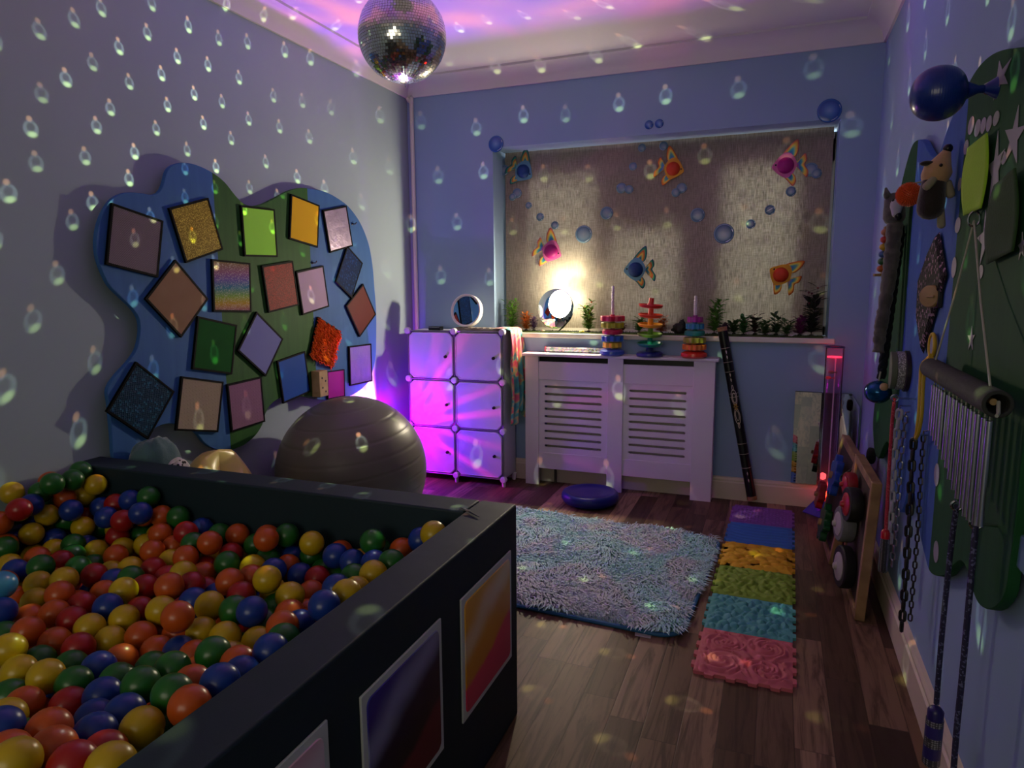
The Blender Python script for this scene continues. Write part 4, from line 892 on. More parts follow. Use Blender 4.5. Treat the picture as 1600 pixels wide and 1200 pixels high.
# balls in the pit: x, y, z in millimetres and colour
BALLS = [(-2097,1417,613,0),(-2103,1487,605,0),(-2142,1545,615,0),(-2198,1546,572,1),(-2160,1420,577,0),(-2198,1476,510,0),(-2198,1357,590,2),(-2123,1363,558,3),(-2085,1303,566,1),(-2198,1478,591,4),(-2198,1546,360,4),(-2078,1546,575,2),(-2136,1416,506,2),(-2198,1475,431,2),(-2134,1476,543,4),(-2073,1451,518,3),(-2198,1546,431,3),(-2198,1546,501,4),(-2062,1546,500,3),(-2134,1546,532,2),(-1958,1482,498,3),(-2127,1546,360,3),(-1880,1476,498,1),(-2198,1300,496,0),(-2138,1277,527,4),(-2142,1287,454,4),(-2198,1413,396,0),(-2198,1366,520,0),(-2198,1417,471,3),(-2198,1355,436,3),(-2130,1359,465,2),(-2137,1475,468,0),(-2198,1475,360,0),(-2066,1479,453,2),(-2071,1546,429,0),(-2134,1546,461,1),(-1919,1484,439,1),(-2000,1546,430,2),(-1935,1420,413,2),(-2057,1546,360,2),(-2119,1420,428,3),(-2135,1483,392,3),(-2022,1454,405,3),(-2198,1353,360,1),(-2131,1359,395,2),(-2064,1379,414,2),(-2137,1420,360,1),(-1997,1394,434,0),(-1942,1351,423,0),(-2072,1475,360,0),(-1876,1364,396,0),(-1964,1476,371,3),(-1858,1451,420,2),(-1817,1394,423,4),(-2079,1247,467,0),(-2024,1220,432,2),(-2187,1296,400,4),(-1972,1267,443,4),(-1907,1291,432,1),(-1852,1196,463,0),(-1823,1279,431,0),(-1753,1274,422,1),(-1958,1195,435,3),(-2093,1236,399,0),(-1775,1342,399,2),(-1840,1418,360,2),(-1926,1546,538,3),(-1994,1546,518,1),(-1801,1477,532,3),(-1844,1546,558,0),(-1872,1546,493,4),(-1794,1546,501,4),(-1724,1546,506,0),(-1753,1546,408,0),(-1688,1546,438,2),(-1622,1477,492,1),(-1561,1444,477,0),(-1631,1546,479,3),(-1561,1546,470,0),(-1491,1546,478,4),(-1986,1546,360,1),(-1818,1546,435,2),(-1942,1546,470,4),(-1888,1546,425,0),(-1794,1479,430,2),(-1916,1546,360,4),(-1681,1407,452,4),(-1736,1486,470,4),(-1672,1476,443,4),(-1492,1439,492,4),(-1603,1546,404,4),(-1666,1546,371,1),(-1464,1488,442,1),(-1541,1495,425,2),(-1527,1384,464,4),(-1607,1475,408,0),(-1614,1409,431,2),(-1808,1481,361,1),(-1603,1339,435,1),(-1701,1347,420,2),(-1604,1269,438,0),(-1692,1395,369,2),(-1534,1324,427,1),(-1428,1282,472,2),(-1668,1475,372,1),(-1509,1433,416,1),(-1445,1364,434,4),(-1383,1389,465,0),(-1432,1466,384,0),(-1515,1479,362,1),(-1258,1268,483,4),(-1460,1401,376,2),(-1536,1253,430,1),(-1366,1182,490,4),(-1366,1248,465,1),(-1836,1546,360,1),(-1538,1546,377,0),(-1312,1467,516,4),(-1297,1535,506,0),(-1471,1546,401,2),(-1424,1546,455,0),(-1367,1533,494,4),(-1327,1485,449,0),(-1360,1546,425,3),(-1291,1546,436,3),(-1192,1512,504,2),(-1404,1546,360,4),(-1221,1546,448,0),(-1333,1546,360,0),(-1093,1483,492,3),(-1121,1546,474,4),(-1025,1464,492,3),(-1193,1546,369,1),(-1318,1415,454,2),(-1252,1336,466,4),(-1256,1484,437,4),(-1263,1546,371,2),(-1161,1516,425,0),(-1247,1416,454,3),(-1145,1275,504,2),(-1189,1452,434,3),(-1120,1437,442,1),(-1093,1500,424,0),(-962,1377,495,0),(-1123,1546,360,2),(-964,1306,497,3),(-1056,1546,382,1),(-875,1221,533,2),(-894,1285,510,2),(-1220,1479,376,0),(-1292,1481,376,4),(-1093,1373,432,4),(-1171,1324,445,2),(-1067,1262,479,2),(-1350,1438,365,2),(-1292,1403,385,2),(-1195,1238,470,1),(-1249,1348,395,3),(-1081,1149,490,3),(-1122,1274,436,0),(-883,1151,537,3),(-1137,1476,372,1),(-1136,1386,378,4),(-1062,1313,412,4),(-1025,1207,466,4),(-1052,1546,459,2),(-980,1495,543,0),(-991,1546,495,0),(-917,1539,511,4),(-945,1444,508,3),(-944,1546,442,0),(-880,1424,526,0),(-857,1537,549,3),(-803,1507,583,2),(-890,1355,523,2),(-958,1477,447,2),(-1917,1137,431,4),(-1744,1028,500,5),(-1987,1165,378,1),(-1973,1236,380,2),(-1802,1152,441,2),(-1738,1179,451,2),(-1873,1234,407,4),(-1854,1299,360,1),(-1683,1279,414,3),(-1784,1284,360,3),(-1647,1219,411,4),(-1530,1186,451,2),(-1854,1122,404,4),(-1750,1108,421,2),(-1685,1127,442,4),(-1704,1183,389,4),(-1618,1135,420,1),(-1618,1065,430,4),(-1506,1121,440,3),(-1583,1230,383,3),(-1702,996,453,3),(-1801,1082,380,2),(-1693,1053,411,4),(-1569,969,441,4),(-1715,1118,360,1),(-1548,1059,428,1),(-1652,1086,365,2),(-1582,1088,374,0),(-1478,1050,426,2),(-1576,1163,363,2),(-1438,1109,427,2),(-1409,1047,409,2),(-1650,964,417,0),(-1504,984,419,4),(-1420,979,424,1),(-1596,989,379,4),(-1487,876,462,2),(-1537,901,418,1),(-1469,923,413,0),(-1295,983,419,4),(-1460,1110,360,3),(-1506,1164,360,0),(-1589,1366,360,1),(-1594,1296,360,0),(-1463,1174,415,1),(-1335,1127,459,2),(-1419,1254,400,1),(-1295,1186,461,3),(-1521,1348,362,0),(-1223,1166,472,2),(-1327,1290,424,3),(-1393,1320,417,1),(-1148,1165,474,0),(-1195,1049,505,4),(-1434,1310,360,4),(-1355,1238,376,3),(-1353,1306,360,1),(-1516,1234,360,2),(-1332,1065,425,4),(-1356,1140,394,1),(-1276,1116,416,4),(-1196,1111,438,2),(-1288,1223,360,2),(-1108,1092,452,2),(-1158,1196,402,1),(-1275,1293,360,1),(-1224,1218,390,4),(-1265,1047,412,4),(-1190,1041,428,3),(-1124,1021,441,4),(-1020,972,494,0),(-1054,1049,438,2),(-1115,1140,399,0),(-950,964,492,4),(-1167,953,443,0),(-1064,912,485,0),(-1067,979,441,4),(-1107,1071,384,1),(-898,918,506,3),(-1088,1195,437,0),(-958,1104,498,4),(-965,1168,469,3),(-1015,1261,421,4),(-1043,1118,439,2),(-912,1051,503,0),(-888,987,518,3),(-1425,854,437,2),(-1329,845,452,2),(-1373,926,419,0),(-1277,918,440,3),(-1258,851,448,0),(-1180,884,453,0),(-1378,804,422,0),(-1283,771,446,4),(-1401,880,372,3),(-1313,808,394,1),(-1207,803,443,1),(-1332,877,389,3),(-1144,825,464,3),(-1231,919,367,1),(-1031,780,483,3),(-1244,715,465,2),(-1135,643,519,3),(-1075,679,508,4),(-1002,635,522,4),(-1178,694,454,0),(-1097,772,462,3),(-1008,707,498,3),(-946,675,502,1),(-1068,610,515,4),(-987,572,549,2),(-1113,667,450,2),(-927,613,531,1),(-1148,764,414,4),(-1228,814,377,1),(-1118,827,385,4),(-1064,842,493,0),(-954,813,518,0),(-976,876,495,4),(-884,853,530,3),(-880,782,531,4),(-1161,927,370,4),(-948,745,499,2),(-999,816,431,0),(-1038,872,412,3),(-986,747,440,2),(-1056,795,396,1),(-858,620,542,2),(-1097,906,392,4)]
FILL = [(-2200,1192,280,4),(-2200,1263,280,3),(-2157,1378,280,1),(-2200,1434,280,1),(-2117,1188,280,2),(-2129,1258,280,0),(-2109,1326,280,2),(-2096,1415,280,4),(-2120,1494,280,4),(-2055,1125,280,2),(-2043,1195,280,2),(-2052,1265,280,1),(-2039,1334,280,2),(-2026,1404,280,2),(-1975,1108,280,3),(-1969,1197,280,4),(-1982,1281,280,3),(-1972,1357,280,0),(-1959,1426,280,0),(-1909,1056,280,3),(-1907,1127,280,4),(-1898,1197,280,2),(-1913,1266,280,4),(-1904,1336,280,1),(-1889,1414,280,1),(-1914,1481,280,4),(-1835,969,280,4),(-1840,1040,280,2),(-1838,1110,280,4),(-1830,1180,280,3),(-1833,1251,280,3),(-1835,1348,280,2),(-1794,1441,280,3),(-1844,1490,280,4),(-1765,977,280,2),(-1756,1047,280,3),(-1769,1130,280,4),(-1762,1200,280,0),(-1741,1268,280,1),(-1769,1375,280,1),(-1721,1430,280,2),(-1750,1496,280,2),(-1678,905,280,4),(-1695,974,280,0),(-1686,1044,280,1),(-1672,1141,280,0),(-1690,1209,280,0),(-1670,1277,280,2),(-1712,1333,280,0),(-1653,1415,280,4),(-1701,1547,280,3),(-1603,905,280,0),(-1624,972,280,3),(-1615,1042,280,0),(-1603,1112,280,2),(-1614,1181,280,1),(-1604,1251,280,0),(-1642,1345,280,2),(-1587,1441,280,4),(-1638,1514,280,0),(-1538,827,280,1),(-1524,896,280,2),(-1544,964,280,4),(-1545,1034,280,1),(-1506,1093,280,4),(-1475,1296,280,2),(-1546,1291,280,2),(-1532,1397,280,3),(-1568,1509,280,0),(-1467,834,280,2),(-1454,904,280,0),(-1474,972,280,2),(-1458,1041,280,4),(-1457,1153,280,0),(-1460,1227,280,0),(-1485,1450,280,2),(-1462,1516,280,4),(-1401,754,280,2),(-1394,824,280,4),(-1382,923,280,1),(-1405,991,280,4),(-1373,1054,280,1),(-1389,1123,280,3),(-1399,1192,280,1),(-1392,1264,280,4),(-1409,1332,280,0),(-1420,1422,280,1),(-1397,1488,280,4),(-1315,688,280,3),(-1331,757,280,2),(-1324,834,280,1),(-1312,925,280,4),(-1335,992,280,0),(-1301,1054,280,0),(-1310,1123,280,0),(-1328,1192,280,3),(-1307,1338,280,4),(-1360,1383,280,0),(-1243,687,280,3),(-1260,755,280,3),(-1223,815,280,1),(-1265,872,280,2),(-1257,972,280,2),(-1232,1038,280,0),(-1229,1109,280,4),(-1260,1173,280,0),(-1211,1283,280,0),(-1237,1349,280,3),(-1252,1418,280,2),(-1248,1504,280,3),(-1189,753,280,3),(-1151,813,280,0),(-1185,875,280,2),(-1185,986,280,4),(-1163,1053,280,1),(-1159,1123,280,0),(-1191,1186,280,4),(-1151,1245,280,0),(-1166,1345,280,2),(-1182,1427,280,4),(-1178,1497,280,4),(-1105,759,280,0),(-1082,837,280,0),(-1118,897,280,2),(-1106,967,280,3),(-1079,1032,280,4),(-1086,1122,280,0),(-1099,1197,280,2),(-1086,1271,280,2),(-1095,1341,280,1),(-1085,1428,280,3),(-1086,1499,280,2),(-1026,753,280,2),(-1011,841,280,3),(-1030,917,280,1),(-1023,987,280,3),(-1014,1060,280,3),(-1016,1131,280,1),(-1027,1200,280,0),(-1015,1270,280,0),(-1025,1346,280,3),(-1016,1416,280,4),(-1017,1486,280,3),(-941,838,280,0),(-960,907,280,1),(-953,977,280,4),(-943,1056,280,2),(-945,1126,280,2),(-956,1204,280,4),(-945,1275,280,4),(-946,1346,280,1),(-947,1431,280,3),(-948,1504,280,4),(-870,835,280,4),(-890,903,280,4),(-883,974,280,3),(-873,1056,280,0),(-874,1126,280,1),(-882,1200,280,1),(-874,1271,280,3),(-875,1342,280,2),(-878,1413,280,4),(-881,1484,280,1),(-800,841,280,0),(-817,912,280,0),(-813,985,280,0),(-799,1054,280,4),(-804,1124,280,3),(-812,1204,280,1),(-804,1277,280,2),(-799,1348,280,3),(-808,1418,280,1),(-811,1492,280,0)]
BR = .0347
CN = ['green', 'red', 'yellow', 'blue', 'orange', 'pale blue']
def ballmat(nm, c):
    mt, g, b = newmat(nm); b.inputs['Base Color'].default_value = (*lin(c), 1); b.inputs['Roughness'].default_value = .3; b.inputs['Specular IOR Level'].default_value = .45
    b.inputs['Subsurface Weight'].default_value = .0; bump(g, b, g.noise(obco(g), 30, 2), .04, .003); return mt
BM = [ballmat('ball_'+n.replace(' ', '_'), c) for n, c in zip(CN, ('#1f5e20', '#981a18', '#b89a12', '#163484', '#b64e16', '#3a86ae'))]
src = []
for k in range(6):
    me = bpy.data.meshes.new('plastic_ball_%s' % CN[k].replace(' ', '_')); bb = MB().sph((0, 0, 0), BR, 24, 16)
    me.from_pydata(bb.V, [], bb.F); me.materials.append(BM[k]); me.shade_smooth(); src.append(me)
BP = [(Vector((x/1000, y/1000, z/1000)), c) for x, y, z, c in BALLS]
PXY = [proj(p) for p, c in BP]
DST = [(p-CAM).length for p, c in BP]
def near(i, cond):
    x, y = PXY[i]; best = None
    for j, (a, b_) in enumerate(PXY):
        if j != i and cond(a-x, b_-y):
            d = math.hypot(a-x, b_-y)
            if best is None or d < best[0]: best = (d, j)
    return CN[BP[best[1]][1]] if best and best[0] < 75 else None
LAB = []
for i, (p, c) in enumerate(BP):
    up = near(i, lambda dx, dy: -dy > abs(dx)); dn = near(i, lambda dx, dy: dy > abs(dx)); lf = near(i, lambda dx, dy: -dx >= abs(dy)); rt = near(i, lambda dx, dy: dx >= abs(dy))
    zone = 'by the back pad' if p.y > 1.40 else ('by the house wall' if p.x < -1.95 else ('by the side pad' if p.x > -.92 else ('mid-pit' if p.y > 1.0 else 'nearest in the pit')))
    s = '%s ball %s' % (CN[c], zone)
    if lf and rt: s += ', between %s and %s' % (lf, rt)
    elif lf or rt: s += ', beside %s' % (lf or rt)
    if up: s += ', below %s' % up
    if dn: s += ', above %s' % dn
    LAB.append(s)
from collections import Counter
order = sorted(range(len(BP)), key=lambda i: DST[i])[:300]
GR = {}
for i in order:
    p, c = BP[i]
    o = bpy.data.objects.new('plastic_ball', src[c]); COL.objects.link(o); o.location = p; o.rotation_euler = (i*.7, i*1.3, 0)
    tag(o, LAB[i], 'ball', 'plastic balls in the ball pit')
mb = MB(); rest = [(Vector((x/1000, y/1000, z/1000)), c) for x, y, z, c in FILL]+[BP[i] for i in range(len(BP)) if i not in set(order)]
for p, c in rest: mb.mi = c; mb.sph(p, BR, 16, 10)
o = mb.build('plastic_ball_fill', BM, loc=(-1.4, .6, .3)); tag(o, 'lower layer of mixed coloured plastic balls filling the pit beneath the top ones', 'balls', kind='stuff')
# ================================================================== things on the floor
# exercise ball
bc = Vector((-1.857, 2.682, .353)); br = .352
t = thing('exercise_ball', 'big grey ribbed exercise ball on the floor behind the ball pit', 'exercise ball', (bc.x, bc.y, 0))
M = Matrix.Translation(bc) @ Matrix.Rotation(.10, 4, 'X') @ Matrix.Rotation(-.05, 4, 'Y')
prof = []
for i in range(181):
    a = PI*i/180; z = -math.cos(a)
    gvs = min(abs(z-q) for q in (-.82, -.62, -.42, -.22, -.03, .16, .35, .55, .74, .9)); rr = br*(1-.011*max(0, 1-gvs/.012))
    prof.append((max(rr*math.sin(a), 1e-6), rr*z))
mt, g, b = newmat('grey_pvc'); b.inputs['Base Color'].default_value = (*lin('#6b685c'), 1); b.inputs['Roughness'].default_value = .38; b.inputs['Specular IOR Level'].default_value = .35; bump(g, b, g.noise(obco(g), 250, 2), .06, .001)
MB().lathe(M, prof, 72).build('ball_skin', mt, t, sharp=3.)
MB().lathe(M @ Matrix.Rotation(1.9, 4, 'X') @ Matrix.Translation((0, 0, br-.003)), [(.012, 0), (.011, .004), (.0001, .005)], 12).build('plug', pm('grey_plastic', '#8a8c8e', .4), t)
# cushions behind the pit
def blob(c, s, e=.75, wr=.05, wsc=9., seed=0, nu=56, nv=32, fold=0.):
    def f(u, v):
        a = 2*PI*u; b_ = PI*(v-.5); cb = math.copysign(abs(math.cos(b_))**e, math.cos(b_)); d = Vector((math.copysign(abs(math.cos(a))**e, math.cos(a))*cb, math.copysign(abs(math.sin(a))**e, math.sin(a))*cb, math.copysign(abs(math.sin(b_))**e, math.sin(b_))))
        r = 1+wr*mnoise.noise(d*wsc*.3+Vector((seed, 0, 0)))-fold*max(0, 1-abs(mnoise.noise(d*2.1+Vector((seed, 4, 1))))*7)
        return Vector((c[0]+d.x*s[0]*r, c[1]+d.y*s[1]*r, c[2]+d.z*s[2]*r))
    return MB().grid(f, nu, nv, True)
q = ony(223, 712, 1.815); top = ony(222, 681, 1.815).z; hw = .125
o = blob((q.x+.07, 1.805, top/2), (hw-.03, .10, top/2), .72, .05, 5, 3, fold=.03).build('beanbag', pm('teal_plush', '#40605f', .95, col2='#4c6e6c', nscale=12, bmp=.3, bscale=120, sheen=.4), loc=(q.x, 1.815, 0), sharp=3.); tag(o, 'rumpled grey-teal plush beanbag standing behind the far pit wall', 'beanbag')
q = ony(338, 725, 2.08); top = ony(335, 702, 2.08).z
def yel(u, v):
    a = 2*PI*u; z = v; r = (1-abs(2*z-1)**2.6)**.42
    return Vector((q.x+.012+.158*r*math.cos(a)+(.05*(z-.5)*0), 2.085+.155*r*math.sin(a), top*z*(1-.20*max(0, math.cos(a))*z)))
o = MB().grid(yel, 64, 36, True).build('pouf', pm('yellow_foil_vinyl', '#e2d070', .28, 0., bmp=.12, bscale=6, bdist=.01), loc=(q.x, 2.085, 0), sharp=3.); tag(o, 'shiny yellow pouf behind the far pit wall beside the teal beanbag', 'pouf')
q = ony(276, 719, 1.765)
mt, g, b = newmat('spotted_fabric'); d = g.vor(obco(g), 60, out=0, rnd=.7); g.l.new(g.mix(g.step(d, .28, .36), lin('#101010'), lin('#c8c4b8')), b.inputs['Base Color']); b.inputs['Roughness'].default_value = .8
o = blob((q.x, 1.765, q.z/2-.005), (.05, .06, q.z/2+.005), .6, .08, 5, 5).build('bolster_cushion', mt, loc=(q.x, 1.84, 0), sharp=3.); tag(o, 'white cushion with black spots wedged between the teal beanbag and yellow pouf', 'cushion')
# balance cushion
c = onz(922, 775, .04); c = Vector((c.x, c.y, 0)); rr = 44.5/FPX*(c-CAM).dot(_f)
t = thing('balance_cushion', 'round dark blue inflated balance cushion on the floor before the radiator cover', 'balance cushion', c)
M = Matrix.Translation(c)
MB().lathe(M, [(.0001, .004), (rr*.75, .0), (rr*.93, .012), (rr, .034), (rr*.985, .055), (rr*.93, .068), (rr*.86, .070), (rr*.8, .064), (rr*.55, .060), (rr*.25, .057), (.0001, .056)], 56).build('cushion', pm('blue_pvc', '#14207a', .28), t, sharp=3.)
# shaggy rug
RA = math.radians(-3.5); MR = Matrix.Translation((-.258, 2.262, 0)) @ Matrix.Rotation(RA, 4, 'Z')
t = thing('shaggy_rug', 'pale teal and pink shaggy rug with blue piped edge on the wooden floor', 'rug', MR)
RW_, RH_ = 1.22, 1.02
def rrect(x0, y0, x1, y1, r, n=6):
    P = []
    for cx, cy, a0 in ((x1-r, y1-r, 0), (x0+r, y1-r, PI/2), (x0+r, y0+r, PI), (x1-r, y0+r, 1.5*PI)): P += [(cx+r*math.cos(a0+k*PI/2/n), cy+r*math.sin(a0+k*PI/2/n)) for k in range(n+1)]
    return P
O = rrect(-RW_, 0, 0, RH_, .09)
MB().prism(MR, O, .001, .010).build('backing', pm('rug_backing', '#7d98a4', .9), t)
MB().tube([MR @ Vector((x, y, .008)) for x, y in O], .008, 8, True).build('piping', pm('blue_piping', '#2a6a9c', .6), t)
mt, g, b = newmat('rug_pile'); co = obco(g)
n_ = g.noise(co, 3.4, 3, .55, dist=.8)
g.l.new(g.ramp(n_, [(.30, '#90c8ce'), (.42, '#acdae0'), (.50, '#bcd8e2'), (.58, '#cfd0da'), (.68, '#b0cadf'), (.8, '#cfe0e4')]), b.inputs['Base Color']); b.inputs['Roughness'].default_value = .85; b.inputs['Sheen Weight'].default_value = .25
rg = np.random.default_rng(5); N = 27000
X = rg.uniform(-RW_+.012, -.012, N); Y = rg.uniform(.012, RH_-.012, N)
keep = np.ones(N, bool)
for cx, cy in ((-RW_+.09, .09), (-.09, .09), (-.09, RH_-.09), (-RW_+.09, RH_-.09)):
    out = (np.where(cx < -.6, X < cx, X > cx)) & (np.where(cy < .5, Y < cy, Y > cy)) & (np.hypot(X-cx, Y-cy) > .085); keep &= ~out
X, Y = X[keep], Y[keep]; V = []; Fc = []
for x, y in zip(X, Y):
    w = mnoise.noise((x*5, y*5, 0)); a = w*5+rg.normal(0, .7); ln = rg.uniform(.035, .058); tl = rg.uniform(.85, 1.3)
    ex = min(1, max(0, 1-min(-x, y, RH_-y, x+RW_)/.06))
    dx, dy = math.cos(a), math.sin(a)
    if ex > 0:
        ox = 1 if -x < .06 else (-1 if x+RW_ < .06 else 0); oy = -1 if y < .06 else (1 if RH_-y < .06 else 0); dx = dx*(1-ex*.6)+ox*ex*.6; dy = dy*(1-ex*.6)+oy*ex*.6
    sx, sy = -dy, dx; hw = .0034; k = len(V); h1, h2 = ln*math.cos(tl)*.75, ln*math.cos(tl)*.8
    q1, q2 = ln*math.sin(tl)*.45, ln*math.sin(tl)
    V += [(x-sx*hw, y-sy*hw, .009), (x+sx*hw, y+sy*hw, .009), (x+dx*q1-sx*hw, y+dy*q1-sy*hw, .011+h1), (x+dx*q1+sx*hw, y+dy*q1+sy*hw, .011+h1), (x+dx*q2, y+dy*q2, .010+h2*.75)]
    Fc += [(k, k+1, k+3, k+2), (k+2, k+3, k+4)]
mb = MB(); mb.V = [tuple(MR @ Vector(v)) for v in V]; mb.F = Fc; mb.MI = [0]*len(Fc)
mb.build('pile', mt, t, smooth=False)['kind'] = 'stuff'
MB().prism(MR @ Matrix.Translation((-.13, .0, .0015)), [(-.03, .01), (.03, .01), (.034, -.028), (-.02, -.03)], 0, .0012).build('care_label', pm('label_white', '#b8b0a8', .7), t)
# textured puzzle mats
MA = math.radians(-1.0); TS = .2945; MM = Matrix.Translation((-.195, 2.075, 0)) @ Matrix.Rotation(MA, 4, 'Z')
vn = lambda x, y, s=0.: mnoise.noise((x, y, s))
def relief(kind, x, y):
    if kind == 'swirl':
        h = 0
        for cx, cy, sg in ((.08, .08, 1), (.21, .07, -1), (.08, .20, -1), (.22, .21, 1)):
            dx, dy = x-cx, y-cy; r = math.hypot(dx, dy)
            if r < .085: h = max(h, (.5+.5*math.sin(r*210+sg*math.atan2(dy, dx)*2))*(1-(r/.085)**4))
        return .013*max(h, .5+.5*math.sin((x*90+12*vn(x*9, y*9))+(y*40)) if h < .25 else h)
    if kind == 'coral': v = mnoise.voronoi((x*34, y*34, 0))[0]; return .013*max(0, min(1, (v[1]-v[0])*2.2))
    if kind == 'moss': return .015*max(0, .5+vn(x*46, y*46, 3)*1.0)
    if kind == 'pebble': v = mnoise.voronoi((x*30, y*46, 5))[0]; return .014*math.sqrt(max(0, 1-(v[0]*1.35)**2))
    if kind == 'wave': return .006*(.5+.5*math.sin(160*(y+.16*x+.02*math.sin(14*x))+1.5*vn(x*7, y*7)))
    return .006*max(0, math.sin(x*190)*math.sin(y*190))+.004*vn(x*60, y*60)
TILES = [('swirl', '#c0606a', 'dusty pink foam puzzle mat with raised swirls, nearest the camera end of the row'), ('coral', '#4f9a9c', 'teal foam puzzle mat with a pitted coral texture, next to the pink one'),
         ('moss', '#76942c', 'olive green foam puzzle mat with a lumpy mossy texture'), ('pebble', '#d2a01c', 'mustard yellow foam puzzle mat with pebble bumps'),
         ('wave', '#3a72b6', 'blue foam puzzle mat with wavy ridges'), ('nub', '#7c4f98', 'purple nubbly foam puzzle mat at the wall end of the row')]
for k, (kind, col, lab) in enumerate(TILES):
    Mt = MM @ Matrix.Translation((0, k*TS, 0)); n = 74; m_ = .001; S = TS-2*m_
    mb = MB(); mb.grid(lambda u, v: Mt @ Vector((m_+u*S, m_+v*S, .011+relief(kind, u*S, v*S)*min(1, u*12, v*12, (1-u)*12, (1-v)*12))), n, n)
    t = thing('puzzle_mat', lab, 'foam mat', Mt @ Matrix.Identity(4), 'textured puzzle mats on the floor')
    mat = pm('eva_'+kind, col, .75, bmp=.1, bscale=200)
    mb.build('textured_top', mat, t, sharp=1.2)
    P = []; nt = 9; d = .011; st = S/nt                 # toothed edge outline
    def edge(p, u, out, first):
        for j in range(nt):
            a, b_ = j*st, (j+1)*st; o_ = d if (j % 2) == first else 0
            for s_ in ((a+.004 if o_ else a), (b_-.004 if o_ else b_)): P.append((p[0]+u[0]*s_+out[0]*o_, p[1]+u[1]*s_+out[1]*o_))
    edge((m_, m_), (1, 0), (0, -1 if k == 0 else 0), 1); edge((m_+S, m_), (0, 1), (1, 0), 1); edge((m_+S, m_+S), (-1, 0), (0, 0), 1); edge((m_, m_+S), (0, -1), (-1, 0), 1)
    MB().prism(Mt, P, .0, .011).build('toothed_base', mat, t, smooth=False)
# bubble tube with its blue base
c = Vector((.268, 3.83, 0)); tb = Vector((.292, 3.86, 0))
t = thing('bubble_tube', 'tall clear bubble tube lamp glowing pink with red light at its foot, in the corner', 'bubble tube', tb)
def clearmat(nm, tint, dcol, dfac):
    mt, g, b = newmat(nm); o = g.n['Material Output']; t1 = g.n.new('ShaderNodeBsdfTransparent'); t1.inputs[0].default_value = (*tint, 1)
    tl = g.n.new('ShaderNodeBsdfTranslucent'); tl.inputs[0].default_value = (*dcol, 1); gl_ = g.n.new('ShaderNodeBsdfGlossy') if False else g.n.new('ShaderNodeBsdfAnisotropic'); gl_.inputs['Roughness'].default_value = .05
    m1 = g.n.new('ShaderNodeMixShader'); m1.inputs[0].default_value = dfac; g.l.new(t1.outputs[0], m1.inputs[1]); g.l.new(tl.outputs[0], m1.inputs[2])
    fr = g.n.new('ShaderNodeFresnel'); fr.inputs[0].default_value = 1.14; m2 = g.n.new('ShaderNodeMixShader'); g.l.new(fr.outputs[0], m2.inputs[0]); g.l.new(m1.outputs[0], m2.inputs[1]); g.l.new(gl_.outputs[0], m2.inputs[2]); g.l.new(m2.outputs[0], o.inputs['Surface']); return mt
ACR = clearmat('clear_acrylic', (.97, .95, .97), (.9, .8, .85), .05); WAT = clearmat('pink_lit_water', (.96, .87, .92), (.95, .6, .68), .045)  # pink tint put into the water for the scattered LED light
M = Matrix.Translation(tb); tr_ = .0435
MB().lathe(M, [(tr_-.003, .10), (tr_, .10), (tr_, .895), (tr_-.003, .895), (tr_-.003, .10)], 40).build('tube', ACR, t)
MB().lathe(M, [(.0001, .105), (tr_-.0035, .105), (tr_-.0035, .842), (.0001, .842)], 36).build('water', WAT, t)
MB().torus(M @ Matrix.Translation((0, 0, .895)), tr_-.001, .004, 40, 8).build('rim', pm('navy_plastic', '#2a2f58', .35), t)
MB().lathe(M @ Matrix.Translation((0, 0, .842)), [(tr_-.007, 0), (tr_-.004, 0), (tr_-.004, .003), (tr_-.007, .003), (tr_-.007, 0)], 40).build('glowing_water_line', pm('red_glow', '#ff3048', .4, emis='#ff3050', estr=1.6), t)
MB().cyl(tb+Vector((.006, 0, .11)), tb+Vector((.006, 0, .84)), .0035, seg=8).build('air_pipe', pm('pale_pipe', '#d8c8d0', .3), t)
MB().lathe(M, [(tr_+.004, .03), (tr_+.004, .085), (tr_-.004, .10), (.0001, .10)], 36).build('collar', pm('red_clear', '#c02030', .2, emis='#ff1c20', estr=.9), t)
mb = MB()
for k in range(8):
    a = 2*PI*k/8; MB().sph(tb+Vector((.030*math.cos(a), .030*math.sin(a), .112)), .007, 10, 6).build('led', pm('red_led', '#ff5040', .3, emis='#ff3a20', estr=7.), t)['label'] = 'glowing red light'
light('bubble_tube_glow', 'POINT', tb+Vector((-.014, -.01, .16)), .06, (1, .12, .10), shadow_soft_size=.02)
for dx, dz, col, nm in ((-.012, .765, '#6a6a40', 'toy_fish'), (-.024, .735, '#d85a4a', 'toy_fish')):
    ce = tb+Vector((dx, -.01, dz)); mb = MB().sph(ce, .011, 12, 8, sc3=(1.5, .6, .8)); mb.add([ce+Vector((.014, 0, 0)), ce+Vector((.028, 0, .008)), ce+Vector((.028, .002, -.008)), ce+Vector((.02, -.002, 0))], [(0, 1, 2), (0, 3, 1), (0, 2, 3), (1, 3, 2)])
    mb.build(nm, pm('fishcol_'+col, col, .5), t)['label'] = 'small plastic fish floating in the tube'
BL = pm('blue_base', '#27337e', .4)
A0, A1, A2, A3 = onz(1252, 800, 0), onz(1297, 816, 0), Vector((.40, 3.80, 0)), Vector((.36, 3.945, 0)); A4 = Vector((.215, 3.935, 0))
foot = [A0, A1, A2, A3, A4]; topp = [tb+Vector((.058*math.cos(a), .058*math.sin(a), .088)) for a in (3.6, 4.9, 5.9, .6, 2.2)]
mb = MB(); mb.add(foot+topp, [(4, 3, 2, 1, 0), (5, 6, 7, 8, 9)]+[(k, (k+1) % 5, 5+(k+1) % 5, 5+k) for k in range(5)]); mb.build('base', BL, t, bevel=.006, seg=2)
